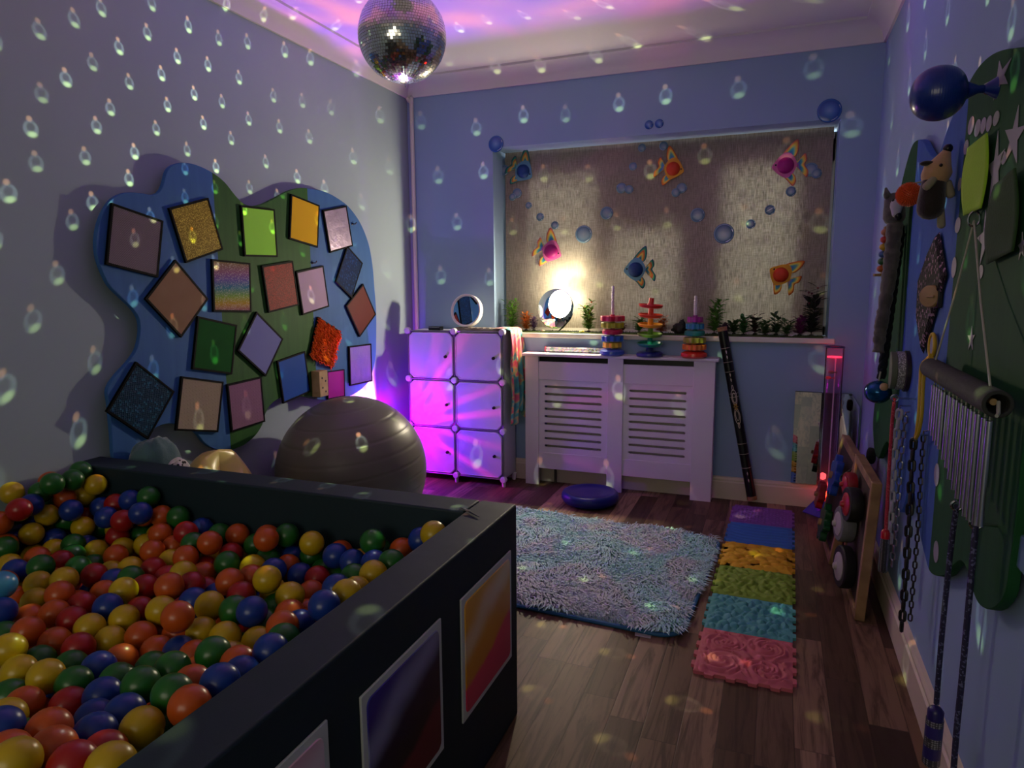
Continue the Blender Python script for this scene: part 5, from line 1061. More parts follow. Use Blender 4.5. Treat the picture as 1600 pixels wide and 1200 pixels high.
fc = (foot[0]+foot[1]+topp[0]+topp[1])/4; fn = (foot[1]-foot[0]).cross(topp[0]-foot[0]).normalized(); Mh = frame(fc+fn*.001, foot[1]-foot[0], Vector((0, 0, 1)), fn) if False else axis(fc, fc+fn)
MB().lathe(Mh, [(.012, 0), (.012, .002), (.0001, .002)], 20).build('button', MATS['black_plastic'], t)
# cut-corner mirror in the corner behind the tube
P3 = [ony(*q, YB-.012) for q in ((1243, 609), (1346, 615), (1357, 629), (1349, 757), (1240, 752))]
P3[1].x = min(P3[1].x, XR-.05); P3[2].x = XR-.012; P3[3].x = XR-.012; P3[4].x = P3[0].x; P3[3].z = P3[4].z = .134; P3[0].z = P3[1].z = .640; P3[2].z = .575
Mw = FBW((.28, YB-.004, .14)) @ Matrix.Rotation(math.radians(-1.5), 4, 'Y'); L = [Mw.inverted() @ p for p in P3]
t = thing('wall_mirror', 'frameless wall mirror with cut corner standing on the skirting behind the bubble tube', 'mirror', Mw)
MB().prism(Mw, [(p.x, p.y) for p in L], .0235, .028).build('mirror_glass', MIR, t); MB().prism(Mw, [(p.x, p.y) for p in L], .001, .0232, .99).build('backing', MATS['black_plastic'], t)
# ================================================================== the busy right-hand wall
XB2 = XR-.032                                            # front of the wall board
WO = Vector((XR, 2.0, 1.1)); MW = FRW(WO); WI = MW.inverted()
def rw(q, X=XB2): v = WI @ onx(q[0], q[1], X); return (v.x, v.y)
OUT2 = [(1398,352),(1404,310),(1413,268),(1424,230),(1433,219),(1442,221),(1448,233),(1457,246),(1468,238),(1478,208),(1490,178),(1503,152),(1513,130),(1530,103),(1550,85),(1572,77),(1592,76),(1612,86),(1632,115),(1648,170),(1655,300),(1650,420),(1632,540),(1612,640),(1598,707),(1588,803),(1578,880),(1571,925),(1558,946),(1543,952),(1528,942),(1517,915),(1511,890),(1501,876),(1489,884),(1479,897),(1464,900),(1452,892),(1445,868),(1438,838),(1432,800),(1428,760),(1424,741),(1419,758),(1413,788),(1406,800),(1400,788),(1396,742),(1392,705),(1386,690),(1379,700),(1372,716),(1366,702),(1364,660),(1368,620),(1375,575),(1381,530),(1387,470),(1392,410)]
PTS2 = smooth_closed([rw(q) for q in OUT2], 4)
b1 = rw((1412, 520))[0]; b2 = rw((1484, 500))[0]
mt, g, b = newmat('painted_board_green_blue'); co = obco(g); xs = g.xyz(co)[0]
n_ = g.noise(g.v('MULTIPLY', co, (40, 3, 3)), 1., 4)
band = g.m('MULTIPLY', g.m('GREATER_THAN', xs, b1), g.m('LESS_THAN', xs, b2))
g.l.new(g.mix(band, g.mix(n_, lin('#184428'), lin('#235530')), g.mix(n_, lin('#38589a'), lin('#4468a8'))), b.inputs['Base Color']); b.inputs['Roughness'].default_value = .7; b.inputs['Specular IOR Level'].default_value = .12; bump(g, b, n_, .06, .003)
t = thing('activity_board', 'tall wavy green and blue activity board on the side wall, hung with sensory toys', 'wall board', MW)
MB().prism(MW, PTS2, .012, .032).build('board', mt, t, bevel=.002, sharp=.5)
for q in ((1440, 300), (1560, 200), (1560, 850), (1440, 820)):
    u, v = rw(q); MB().box(MW, (u-.02, v-.02, .0015), (u+.02, v+.02, .012)).build('batten', MATS['pine_batten'], t)
DEC = pm('pale_decal', '#8f8c94', .5)
def star(px, py, wpx, hpx, rot, label):
    c = onx(px, py, XB2-.001); u0 = rw((px-wpx/2, py))[0]; u1 = rw((px+wpx/2, py))[0]; ru = abs(u1-u0)/2; k = (c-CAM).dot(_f)/FPX; rv = hpx/2*k; Ms = FRW(c)
    P = []
    for i in range(10):
        a = rot+PI*i/5+PI/2; q = 1. if i % 2 == 0 else .36; P.append((q*ru*math.cos(a), q*rv*math.sin(a)))
    tag(MB().prism(Ms, P, .0, .0012).build('star_sticker', DEC, smooth=False, rotM=Ms), label, 'star sticker', 'star stickers on the activity board')
for a in [(1563, 122, 34, 60, .2, 'pale star sticker at the top of the activity board behind the blue bulb'), (1585, 215, 34, 95, -.15, 'pale star sticker above the dark green felt strip'),
          (1556, 265, 26, 120, .1, 'long pale star sticker between the lime and dark green felt strips'), (1540, 372, 26, 90, .25, 'pale star sticker just below the lime felt strip'),
          (1518, 530, 12, 42, .1, 'small pale star sticker in the middle of the activity board over the black tube'), (1597, 385, 12, 46, .2, 'pale star sticker past the dark green felt strip at the picture edge')]: star(*a)
def oval(px, py, wpx, hpx, label):
    c = onx(px, py, XB2-.001); ru = abs(rw((px+wpx/2, py))[0]-rw((px-wpx/2, py))[0])/2; rv = hpx/2*(c-CAM).dot(_f)/FPX; Ms = FRW(c)
    tag(MB().prism(Ms, [(ru*math.cos(k*PI/10), rv*math.sin(k*PI/10)) for k in range(20)], 0, .0012).build('oval_sticker', DEC, smooth=False, rotM=Ms), label, 'oval sticker', 'oval stickers on the activity board')
for a in [(1518, 196, 9, 27, 'first of the row of oval stickers under the blue bulb'), (1528, 200, 9, 26, 'second of the row of oval stickers under the blue bulb'), (1537, 196, 8, 24, 'third of the row of oval stickers under the blue bulb'),
          (1546, 193, 8, 24, 'fourth of the row of oval stickers under the blue bulb'), (1557, 185, 9, 22, 'fifth and last of the row of oval stickers under the blue bulb'),
          (1510, 230, 7, 22, 'oval sticker at the upper corner of the lime felt strip'), (1500, 288, 5, 20, 'thin oval sticker beside the lower edge of the lime felt strip'), (1569, 247, 7, 20, 'oval sticker above the dark green felt strip'),
          (1497, 352, 8, 24, 'oval sticker low beside the string of the chime'), (1491, 418, 7, 32, 'oval sticker above the wooden knob on the green edge'), (1533, 425, 7, 22, 'oval sticker on the chime string'),
          (1464, 742, 8, 36, 'blue grey oval sticker near the bottom beside the chains'), (1463, 862, 8, 34, 'oval sticker at the rounded bottom of the activity board')]: oval(*a)
# strips of felt
def felt(q, lab, col, X=XB2-.012):
    P = [onx(*p, X) for p in q]; c = sum(P, Vector())/4
    def f(u, v):
        p = (P[0]*(1-u)+P[1]*u)*(1-v)+(P[3]*(1-u)+P[2]*u)*v; return p+Vector((-.008*math.sin(v*PI)*math.cos(u*2.5)-.004*u, 0, 0))
    tag(MB().grid(f, 12, 16).build('felt_strip', pm('felt_'+col, col, .9, bmp=.2, bscale=150), solid=.003, loc=c), lab, 'felt strip', 'felt strips on the activity board')
felt([(1513, 231), (1546, 207), (1536, 325), (1506, 337)], 'bright lime felt strip hanging on the activity board', '#93c02e')
felt([(1553, 291), (1590, 262), (1587, 392), (1542, 413)], 'dark green felt strip hanging beside the lime one', '#23421a')
# blue rubber bulb on a neck
hk = onx(1545, 138, XB2-.015); bcn = ony(1466, 146, hk.y); k = (bcn-CAM).dot(_f)/FPX
t = thing('rubber_bulb', 'large glossy blue ribbed rubber bulb sticking out from the top of the activity board', 'rubber bulb', hk)
BR_ = pm('blue_rubber', '#10297a', .28, coat=.2); d = (hk-bcn).normalized(); A = axis(bcn, hk); r_b = 41*k; Lh = (hk-bcn).length
prof = []
for i in range(90):
    a = PI*i/96; s = -math.cos(a); rr = r_b*(abs(math.sin(a))**.82)*(1+.0035*math.sin(i*2.2)); prof.append((max(rr, 1e-6), s*r_b*.94))
prof = [p for p in prof if not (p[1] > 0 and p[0] < r_b*.30)]
prof += [(r_b*.27, r_b*1.03), (r_b*.17, r_b*1.25), (r_b*.14, Lh*.8), (r_b*.15, Lh*.98)]
MB().lathe(A, prof, 48).build('bulb', BR_, t, sharp=3.)
h2 = hk+d*.018; MB().lathe(axis(hk-d*.01, h2+d*.02), [(r_b*.12, 0), (r_b*.20, .006), (r_b*.46, .030), (r_b*.44, .032), (.0001, .028)], 20).build('flared_end', BR_, t)
MB().torus(axis(hk, hk+Vector((0, 1, .2))), .011, .0025, 20, 6).build('ring', pm('chrome', '#c8c8c8', .15, 1.), t)
MB().tube([hk+Vector((.0, 0, .011)), hk+Vector((.008, 0, .014)), Vector((XB2+.001, hk.y, hk.z+.012))], .003, 6).build('hook', MATS['chrome'], t)
# ---- dark tube with hanging chimes
XC = XB2-.055
ca, cb = onx(1453, 597, XC), onx(1563, 600, XC); cb.z = ca.z = (ca.z+cb.z)/2; k = (cb-CAM).dot(_f)/FPX; rT = 22*k
t = thing('chime', 'bar chime of silver rods hanging under a thick dark tube on the activity board', 'chime', (ca+cb)/2)
mt, g, b = newmat('black_foam'); g.l.new(g.mix(g.noise(obco(g), 30, 3), lin('#181a18'), lin('#2c2e2a')), b.inputs['Base Color']); b.inputs['Roughness'].default_value = .8; bump(g, b, g.noise(obco(g), 120, 2), .3, .003)
A = axis(ca, cb); Lc = (cb-ca).length
MB().lathe(A, [(rT*.72, 0), (rT, 0), (rT, Lc), (rT*.72, Lc), (rT*.72, 0)], 32).build('tube', mt, t, bevel=.002)
MB().cyl(ca+(cb-ca)*.04, cb-(cb-ca)*.05, .006, seg=10).build('inner_bar', MATS['pine_batten'], t)
hkp = onx(1522, 345, XB2-.012)
CORD = pm('pale_cord', '#9a9a8c', .8)
for e in (ca+(cb-ca)*.08, cb-(cb-ca)*.10): MB().tube([hkp, hkp*.5+e*.5+Vector((0, 0, -.002)), e+Vector((0, 0, rT))], .0022, 6).build('cord', CORD, t)
MB().tube([cb+Vector((0, 0, rT*.2)), cb+Vector((-.004, -.02, -.012)), cb+Vector((-.01, -.035, -.014))], .003, 6).build('cord_tail', CORD, t)
ROD = pm('polished_rod', '#aab0b4', .28, .9)
rods = [(1458, 624, 672), (1462, 624, 680), (1466, 624, 688), (1470, 624, 695), (1475, 624, 701), (1483, 625, 717), (1489, 625, 730), (1495, 626, 748), (1503, 626, 764), (1510, 627, 778), (1518, 627, 793), (1524, 628, 806), (1531, 629, 812), (1541, 630, 820), (1549, 630, 822)]
for i, (x, yt, yb) in enumerate(rods):
    p = onx(x, yt, XC); Lq = (yb-yt)*(p-CAM).dot(_f)/FPX*1.0; top = Vector((XC, p.y, ca.z-rT-.012))
    zb = onx(x-(yb-yt)*.095, yb, XC).z
    r = MB().cyl((XC, p.y, top.z), (XC, p.y, zb), .0055, seg=12).build('rod', ROD, t); MB().tube([(XC, p.y, ca.z-rT*.9), (XC, p.y, top.z+.001)], .0015, 4).build('loop', CORD, r)
# carabiner at the hook
MB_ = MB(); MB_.torus(axis(hkp+Vector((0, 0, .004)), hkp+Vector((.1, 1, .004))), .011, .0026, 20, 6, 1.5); MB_.tube([hkp+Vector((0, 0, .018)), hkp+Vector((.006, 0, .026)), Vector((XB2+.001, hkp.y, hkp.z+.026))], .003, 6)
tag(MB_.build('carabiner_hook', MATS['chrome'], loc=hkp), 'metal carabiner hook on the activity board holding the chime strings', 'hook')
# ---- soft toys
def at(px_, py_, X): return onx(px_, py_, X)
X1 = XB2-.05
c = at(1456, 318, X1); k = (c-CAM).dot(_f)/FPX
t = thing('mole_soft_toy', 'brown and tan mole soft toy with a black nose pointing up, on the activity board', 'soft toy', c)
DK = pm('dark_brown_plush', '#241c1a', .95, bmp=.3, bscale=150, sheen=.3); TN = pm('tan_plush', '#b08a64', .95, bmp=.3, bscale=150, sheen=.3); BE = pm('beige_plush', '#8f8672', .95, bmp=.3, bscale=150)
MV = frame(c, _R, _U, -_f)                                # toy faces the room
def tp(x, y, z=0.): return c+_R*(x*k)+Vector((0, 0, 1))*(-y*k)-_f*(z*k)
def soft(a, b_, ra, rb, name, mat, par=None):             # plump limb between two points
    A = axis(tp(*a), tp(*b_)); L = (tp(*b_)-tp(*a)).length; pr = [(1e-6, -ra*k*.9)]+[(ra*k*math.sin(q), -ra*k*.9*math.cos(q)) for q in (.5, 1., 1.4)]+[(ra*k*1.02, L*.3), ((ra+rb)/2*k*1.02, L*.6)]+[(rb*k*math.sin(q), L-rb*k*.9*math.cos(q)) for q in (1.7, 2.2, 2.7)]+[(1e-6, L+rb*k*.9)]
    return MB().lathe(A, pr, 24).build(name, mat, par or t, sharp=3.)
soft((-2, 8), (0, -30), 19, 17, 'body', DK); hd = soft((2, -42), (15, -74), 20, 8, 'head', TN)
MB().sph(tp(17, -82, 2), 7*k, 16, 10).build('nose', MATS['black_plastic'], hd); e = MB().sph(tp(-2, -52, 19), 2.6*k, 12, 8).build('eye', MATS['black_plastic'], hd)
MB().sph(tp(-14, -60, 2), 9*k, 14, 8, sc3=(1.1, .7, .45)).build('ear', DK, hd)
for a, b_ in (((21, -30, 2), (24, -12, 6)), ((-8, -32, 12), (-18, -22, 14))): soft(a, b_, 6, 6.5, 'arm', BE)
soft((14, 10, 2), (15, 34, 4), 5, 6, 'leg', BE)
MB().tube([tp(14, -10, -8), at(1476, 300, XB2-.001)], .004, 6).build('hanging_loop', CORD, t)
c2 = at(1420, 304, XB2-.07); r2 = 19*(c2-CAM).dot(_f)/FPX
t = thing('spiky_ball', 'orange spiky rubber ball hanging against the mole soft toy', 'spiky ball', c2)
OR = pm('orange_rubber', '#d0562a', .45)
MB().sph(c2, r2*.8, 24, 16).build('core', OR, t)
rg = random.Random(9); mb = MB()
for i in range(420):
    z = 1-2*(i+.5)/420; a = i*2.39996; d = Vector((math.cos(a)*math.sqrt(1-z*z), math.sin(a)*math.sqrt(1-z*z), z)); A = axis(c2+d*r2*.74, c2+d*r2)
    mb.lathe(A, [(r2*.075, 0), (r2*.05, r2*.18), (.00001, r2*.28)], 5)
mb.build('spikes', OR, t)['kind'] = 'stuff'
MB().tube([c2+Vector((0, 0, r2*.8)), Vector((XB2+.001, c2.y, c2.z+r2*1.2))], .003, 6).build('cord', CORD, t)
# grey wolf toy with long body
c = at(1396, 326, XB2-.05); k = (c-CAM).dot(_f)/FPX
t = thing('wolf_soft_toy', 'grey wolf soft toy with black and white muzzle and a long dangling body', 'soft toy', c)
GY = pm('grey_plush', '#45423f', .95, col2='#5c5852', nscale=30, bmp=.4, bscale=120, sheen=.3); WH = pm('white_plush', '#a8a8a8', .95, bmp=.3, bscale=150)
hd = soft((0, -12), (2, 12), 14, 16, 'head', GY); soft((-2, -4, 12), (-4, 12, 16), 9, 6, 'muzzle', WH, hd); soft((-3, 14, 18), (-1, 18, 18), 5, 5, 'nose', MATS['black_plastic'], hd)
for q in (-9, 4): MB().sph(tp(q, -9, 14), 2.2*k, 10, 6).build('eye', MATS['black_plastic'], hd)
for q in (-12, 9): soft((q, -18, 2), (q*1.2, -30, 1), 5, 2, 'ear', GY, hd)
ln = [(3, 22), (2, 60), (0, 100), (-4, 150), (-8, 190), (-9, 225)]
wig = [Vector(tp(x, y, 2)) for x, y in ln]; W2 = smooth_open(wig, 8); rg = random.Random(3)
MB().tube(W2, [(12-4*i/len(W2)+rg.uniform(-1.3, 1.3))*k for i in range(len(W2))], 14).build('long_body', GY, t, sharp=3.)
# dark blue crocheted hanging braid
c = at(1407, 365, XB2-.016); k = (c-CAM).dot(_f)/FPX
t = thing('knitted_braid', 'long dark navy knitted braid hanging behind the wolf soft toy', 'braid', c)
KN_ = pm('navy_wool', '#0c1420', .95, bmp=.4, bscale=90)
for sI, ph in enumerate((0, 2.1, 4.2)):
    pts = [tp(-14*i/60+3.2*math.cos(i*.55+ph), 228*i/60, 2.6*math.sin(i*.55+ph)) for i in range(61)]
    MB().tube(pts, 4.2*k, 8).build('strand', KN_, t, sharp=3.)
soft((0, -10), (0, 2), 5, 6, 'top_knot', KN_)
# abacus with coloured beads
pa, pb = at(1384, 358, XB2-.055), at(1376, 425, XB2-.055); pb = Vector((pa.x, pb.y, pb.z)); k = (pa-CAM).dot(_f)/FPX
t = thing('bead_rail', 'small wooden rail with coloured wooden beads beside the wolf soft toy', 'bead toy', pb)
PW = MATS['pine_batten'] if False else pm('beech_wood', '#a07c54', .55, col2='#8c6a44', nscale=14)
A = axis(pb, pa); La = (pa-pb).length
MB().box(frame(pb, (0, -1, 0), (0, 0, 1)), (-.022, -.012, -.012), (.012, La+.004, -.002)).build('back_board', PW, t, bevel=.002)
MB().box(frame(pb, (0, -1, 0), (0, 0, 1)), (-.026, -.016, -.012), (.022, -.006, .022)).build('foot', PW, t, bevel=.002)
MB().cyl(pb, pa, .003, seg=8).build('rod', PW, t)
for i, col in enumerate(('#b05a24', '#2a5a34', '#3a5a94', '#b89420', '#a02a1c', '#a8704a')): MB().sph(pb+(pa-pb)*(.08+.17*i), .0150, 16, 10, sc3=(1, 1, .85)).build('bead', pm('bead_'+col, col, .35), t)
# sequin diamond
q4 = [(1467, 362), (1478, 430), (1442, 553), (1434, 500), (1437, 440), (1452, 395)]
mt = fabmat('sequin', 'black_pink', '#0a060a', '#a07c94')
P = [rw(q, XB2-.008) for q in q4]; cx = sum(p[0] for p in P)/6; cy = sum(p[1] for p in P)/6; Mq = FRW(MW @ Vector((cx, cy, 0)) - Vector((XR-XB2+.006, 0, 0)))
mb = MB(); L = [(Mq.inverted() @ Vector(MW @ Vector((*p, XR-XB2+.006)))) for p in P]
mb.prism(Mq, [(p.x, p.y) for p in L], 0, .010, .9); tag(mb.build('sequin_patch', mt, smooth=False, rotM=Mq), 'long diamond of black and pink flip sequins hanging under the mole soft toy', 'sequin patch')
# wooden knob with peg
c = at(1470, 463, XB2-.001); k = (c-CAM).dot(_f)/FPX; Mk = FRW(c)
t = thing('wooden_spinner', 'pale wooden spinner disc on a short arm fixed over the sequin diamond', 'wooden spinner', c)
cc = ony(1454, 463, c.y); arm = (cc-c)
MB().box(Mk, (-.03, -.03, 0), (.03, .03, .012)).build('dark_base', MATS['black_plastic'], t, bevel=.002)
MB().cyl(c+Vector((-.012, 0, 0)), cc+Vector((.002, 0, 0)), .011, seg=16).build('arm', PW, t)
A = axis(cc, cc+(Vector((-.75, -.66, 0)))); MB().lathe(A, [(.0001, -.010), (16*k, -.010), (17.5*k, -.006), (17.5*k, .004), (16*k, .008), (.0001, .009)], 32).build('disc', pm('pale_wood', '#b09468', .6), t)
MB().tube([cc+A.to_3x3() @ Vector((-.004, 0, .008)), cc+A.to_3x3() @ Vector((.018, 0, .012)), c+Vector((-.012, -.012, 0))], .0035, 8).build('peg', pm('pale_wood', '#b09468', .6), t)
# half-round shaker box with silver strip and wooden knob
c = at(1418, 580, XB2-.001); k = (c-CAM).dot(_f)/FPX; Mh = FRW(c)
t = thing('half_round_shaker', 'half-round grey wooden shaker with a glittery silver strip, below the navy braid', 'shaker', c)
hv = 32*k; pr = [(-.005, hv)]+[(.075*math.cos(a)*1., hv*math.sin(a)) for a in [PI/2-PI*i/16 for i in range(17)]]+[(-.005, -hv)]
MB().prism(Mh, [(x, y) for x, y in pr], .0, .012).build('dark_back', pm('walnut', '#1c1512', .5), t); MB().prism(Mh, [(x*.8-.01, y*.94) for x, y in pr], .012, .034).build('silver_strip', fabmat('glitter', 'silver', '#77777a', '#d0d0d4'), t, smooth=False)
MB().prism(Mh, [(x*.78-.012, y*.92) for x, y in pr], .034, .052).build('front', pm('sage_paint', '#59604e', .6), t, bevel=.002)
MB().sph(Mh @ Vector((-.02, -hv*.86, .062)), 6.5*k, 14, 10).build('knob', pm('pale_wood', '#b09468', .6), t)
# shiny blue ball
c = ony(1386, 613, 2.72); r = 20/FPX*(c-CAM).dot(_f)
c.x = min(c.x, XB2-.06)
t = thing('shiny_blue_ball', 'shiny dark blue ball hanging at the end of the navy braid', 'ball', c)
MB().sph(c, r, 32, 20, sc3=(1, 1, .9)).build('ball', pm('blue_foil', '#0c4a78', .15, .6, bmp=.15, bscale=40, bdist=.004), t)
MB().tube([c+Vector((0, 0, r*.85)), c+Vector((.004, 0, r*1.6))], .003, 6).build('loop', CORD, t)
# ring plate with yellow cord
c = at(1459, 540, XB2-.006); k = (c-CAM).dot(_f)/FPX; Mr = FRW(c)
t = thing('yellow_cord_ring', 'yellow edged oval ring plate with long knotted yellow cords hanging from it', 'cord ring', c)
YL = pm('yellow_cord', '#b8981a', .6)
MB().prism(Mr, [(.032*math.cos(a*PI/12), 17*k*math.sin(a*PI/12)) for a in range(24)], -.004, .004).build('plate', pm('lilac_plate', '#77708f', .5), t)
MB().tube([Mr @ Vector((.034*math.cos(a*PI/12), 18*k*math.sin(a*PI/12), .004)) for a in range(24)], .005, 8, True).build('rim', YL, t)
for pts in ([(1455, 555), (1448, 562), (1440, 572), (1438, 600), (1436, 640), (1433, 670), (1430, 690)], [(1456, 560), (1449, 568), (1444, 585), (1442, 610), (1440, 650), (1434, 680), (1426, 686)], [(1457, 565), (1451, 575), (1453, 585), (1458, 580)]):
    MB().tube(smooth_open([at(x, y, XB2-.03) for x, y in pts], 5), .0048, 8).build('cord', YL, t)
# ---- chains
def chain(name, label, pts, X, link, rad, mat, aspect=.55):
    P = [at(x, y, X) for x, y in pts]; S = smooth_open(P, 40); c = P[0]
    t = thing(name, label, 'chain', c, 'chains on the activity board'); L = [0]
    for a, b_ in zip(S, S[1:]): L.append(L[-1]+(b_-a).length)
    pitch = link*.78; n = int(L[-1]/pitch)
    def pos(d):
        for i in range(len(L)-1):
            if L[i+1] >= d: return S[i].lerp(S[i+1], (d-L[i])/max(L[i+1]-L[i], 1e-9))
        return S[-1]
    for i in range(n):
        a, b_ = pos(i*pitch), pos((i+1)*pitch); d = (b_-a).normalized(); s = Vector((0, 1, 0)) if i % 2 else Vector((1, -.5, 0)).normalized()
        s = (s-d*s.dot(d)).normalized(); m_ = (a+b_)/2; hl = link/2-rad; hw = link*aspect/2-rad
        q = []
        for cx, a0 in ((hl-hw, -PI/2), (-(hl-hw), PI/2)): q += [m_+d*(cx+hw*math.cos(a0+j*PI/5))+s*(hw*math.sin(a0+j*PI/5)) for j in range(6)]
        MB().tube(q, rad, 6, True).build('link', mat, t)
    MB().tube([c+Vector((0, 0, -.002)), c+Vector((0, 0, .012)), Vector((XB2+.002, c.y, c.z+.014))], .003, 6).build('hook', MATS['chrome'], t)
chain('plastic_chain', 'white plastic chain hanging on the activity board', [(1406, 640), (1402, 670), (1397, 720), (1393, 790), (1388, 862)], XB2-.03, .045, .0052, pm('white_chain', '#a8a8ac', .4))
chain('steel_chain', 'silver steel chain hanging next to the white plastic chain', [(1415, 650), (1410, 690), (1404, 760), (1399, 830), (1392, 893)], XB2-.010, .034, .0028, pm('steel', '#a0a0a4', .3, 1.))
chain('black_chain', 'black chain hanging from the yellow cord, longest of the chains', [(1428, 686), (1425, 720), (1421, 800), (1415, 900), (1408, 988)], XB2-.034, .040, .0048, pm('black_iron', '#101012', .45))
chain('fine_chain', 'fine dark grey chain hanging just behind the black chain', [(1443, 680), (1439, 740), (1434, 830), (1427, 910), (1421, 978)], XB2-.010, .026, .0024, pm('dark_steel', '#4a484c', .35, .9))
# ---- pull ropes with handles
def rope(label, pts, X, mat, rad, handle=None, name='pull_rope'):
    P = [at(x, y, X) for x, y in pts]; t = thing(name, label, 'rope', P[0], 'pull ropes on the side wall'); S = smooth_open(P, 8)
    MB().tube(S, rad, 8).build('cord', mat, t); MB().torus(axis(P[0], P[0]+Vector((0, 1, 0))), .010, .003, 16, 6).build('eyelet', MATS['chrome'], t)
    MB().tube([P[0], Vector((XB2+.002, P[0].y, P[0].z))], .0035, 6).build('hook', MATS['chrome'], t)
    if handle:
        capc, bodc, px0, py0, px1, py1, wpx = handle; a, b_ = at(px0, py0, X), at(px1, py1, X); k = (a-CAM).dot(_f)/FPX; r = wpx/2*k; A = axis(a, b_); L = (b_-a).length
        MB().lathe(A, [(.003, 0), (r*.6, .004), (r*.92, .012), (r*.92, L*.24), (.0001, L*.24)], 24).build('cap', capc, t); MB().lathe(A, [(r, L*.22), (r, L*.97), (r*.85, L), (.0001, L)], 24).build('handle', bodc, t)
def ropemat(nm, c1, c2):
    mt, g, b = newmat(nm); v = g.xyz(g.vor(obco(g), 260, out=1))[0]; g.l.new(g.mix(g.step(v, .8, .9), lin(c1), lin(c2)), b.inputs['Base Color']); b.inputs['Roughness'].default_value = .7; return mt
mt, g, b = newmat('knurled_handle'); co = obco(g); x, y, z = g.xyz(co)[:3]
d = g.vor(co, 190, out=0, rnd=.2); bandm = g.step(g.m('SINE', g.m('MULTIPLY', z, 120.)), .1, .2); g.l.new(g.mix(bandm, lin('#2c2670'), g.mix(g.step(d, .3, .5), lin('#8f8f98'), lin('#3a3a44'))), b.inputs['Base Color']); b.inputs['Roughness'].default_value = .4; HND = mt
mt, g, b = newmat('mesh_handle'); d = g.vor(obco(g), 230, out=0, rnd=.1); g.l.new(g.mix(g.step(d, .25, .5), lin('#98989c'), lin('#38383c')), b.inputs['Base Color']); b.inputs['Metallic'].default_value = .4; b.inputs['Roughness'].default_value = .35; MHN = mt
NV = ropemat('navy_rope', '#161338', '#5a5a80')
rope('red pull rope with a silver mesh handle, beside the leaning wheel board', [(1398, 622), (1394, 660), (1389, 740), (1384, 830)], XB2-.058, ropemat('red_rope', '#a01c34', '#c04a58'), .0052, (pm('red_plastic', '#b01420', .35), MHN, 1384, 826, 1379, 893, 14))
rope('dark violet pull rope ending in a knurled handle near the skirting', [(1495, 790), (1489, 830), (1481, 900), (1471, 1000), (1463, 1100)], XB2-.035, NV, .0058, (pm('violet_plastic', '#241c5c', .35), HND, 1463, 1103, 1454, 1194, 25))
rope('longer dark violet pull rope hanging under the chime out of the picture', [(1525, 818), (1521, 860), (1513, 950), (1503, 1060), (1494, 1150), (1486, 1260)], XB2-.035, NV, .0058)
# ---- leaning wooden frames
WD = pm('frame_pine', '#977550', .6, col2='#7f6040', nscale=10); NB = pm('black_rubber', '#121212', .6)
def lean(name, label, n0, n1, htop, depth=.04):
    b0, b1 = onz(*n0, 0), onz(*n1, 0); b0.z = b1.z = 0       # foot corners: near, far
    u = (b1-b0).normalized(); W_ = (b1-b0).length; n_ = Vector((u.y, -u.x, 0)); n_ = n_ if n_.x > 0 else -n_
    toe = XR-.027-depth-max(b0.x, b1.x); ht = math.sqrt(max(htop**2-toe**2, .01)); v = (n_*(toe/max(n_.x, .2))+Vector((0, 0, ht))).normalized()
    Mf = frame(b0, u, v); t = thing(name, label, 'activity frame', Mf, 'activity frames leaning on the wall'); return t, Mf, W_
def bars(t, M, W_, H_, w=.032, d=.034):
    lift = w*.0
    for nm, a, b_ in (('side_rail', (0, 0), (w, H_)), ('side_rail', (W_-w, 0), (W_, H_)), ('bottom_rail', (w, .0), (W_-w, w)), ('top_rail', (w, H_-w), (W_-w, H_))):
        MB().box(M, (a[0], a[1], -d), (b_[0], b_[1], 0)).build(nm, WD, t, bevel=.003)
WTILT = 0.
def wheel(t, M, x, y, R, thick, tyre, hub, nm='wheel', z0=.0, out=1):
    sg = 1
    C = M @ Matrix.Translation((x, y, z0+.008)) @ Matrix.Rotation(WTILT, 4, 'Y'); 
    w = MB().lathe(C, [(R*.62, 0), (R*.96, 0), (R, .005), (R, thick-.005), (R*.94, thick), (R*.70, thick), (R*.62, thick-.003), (R*.62, 0)], 36).build(nm, tyre, t)
    MB().lathe(C, [(.0001, .003), (R*.67, .003), (R*.67, thick+.002), (R*.45, thick+.008), (R*.2, thick+.010), (R*.14, thick+.020), (.0001, thick+.022)], 32).build('hub', hub, w); return w
"""FRAMES"""
t, Mf, W_ = lean('gear_frame', 'wooden frame with blue, green and red toy gears leaning by the bubble tube', (1307, 885), (1290, 826), .50)
H_ = .49; Mz = Mf @ Matrix.Diagonal((1, 1, 1, 1)); bars(t, Mf, W_, H_)
fz = -1 if (Mf.to_3x3() @ Vector((0, 0, 1))).x > 0 else 1
Mo = Mf @ Matrix.Rotation(0 if fz > 0 else PI, 4, 'Y')
def fx(x): return x if fz > 0 else -x
ZO = .0 if fz > 0 else .034
def cog(nm, x, y, R, col, lobes, th=.03, z0=.012):
    mb = MB(); gear(mb, Mo @ Matrix.Translation((fx(x), y, ZO+z0)), R, 0, th, lobes, .16); o = mb.build(nm, pm('gear_'+col, col, .35), t, bevel=.003)
    MB().lathe(Mo @ Matrix.Translation((fx(x), y, ZO+z0+th)), [(R*.2, 0), (R*.2, .012), (.0001, .014)], 16).build('axle', pm('beech_wood', '#a07c54', .55), o)
MB().box(Mf, (.02, .02, -.026), (W_-.02, H_-.02, -.020)).build('back_board', pm('shade_backing', '#3a2c1e', .7), t)  # dark sheet added for the shade inside the open frame
cog('blue_gear', W_*.42, .345, .085, '#1a3f9c', 7); cog('red_gear', W_*.74, .20, .06, '#8c1822', 6, z0=.03); cog('green_gear', W_*.36, .125, .078, '#0f4a22', 7)
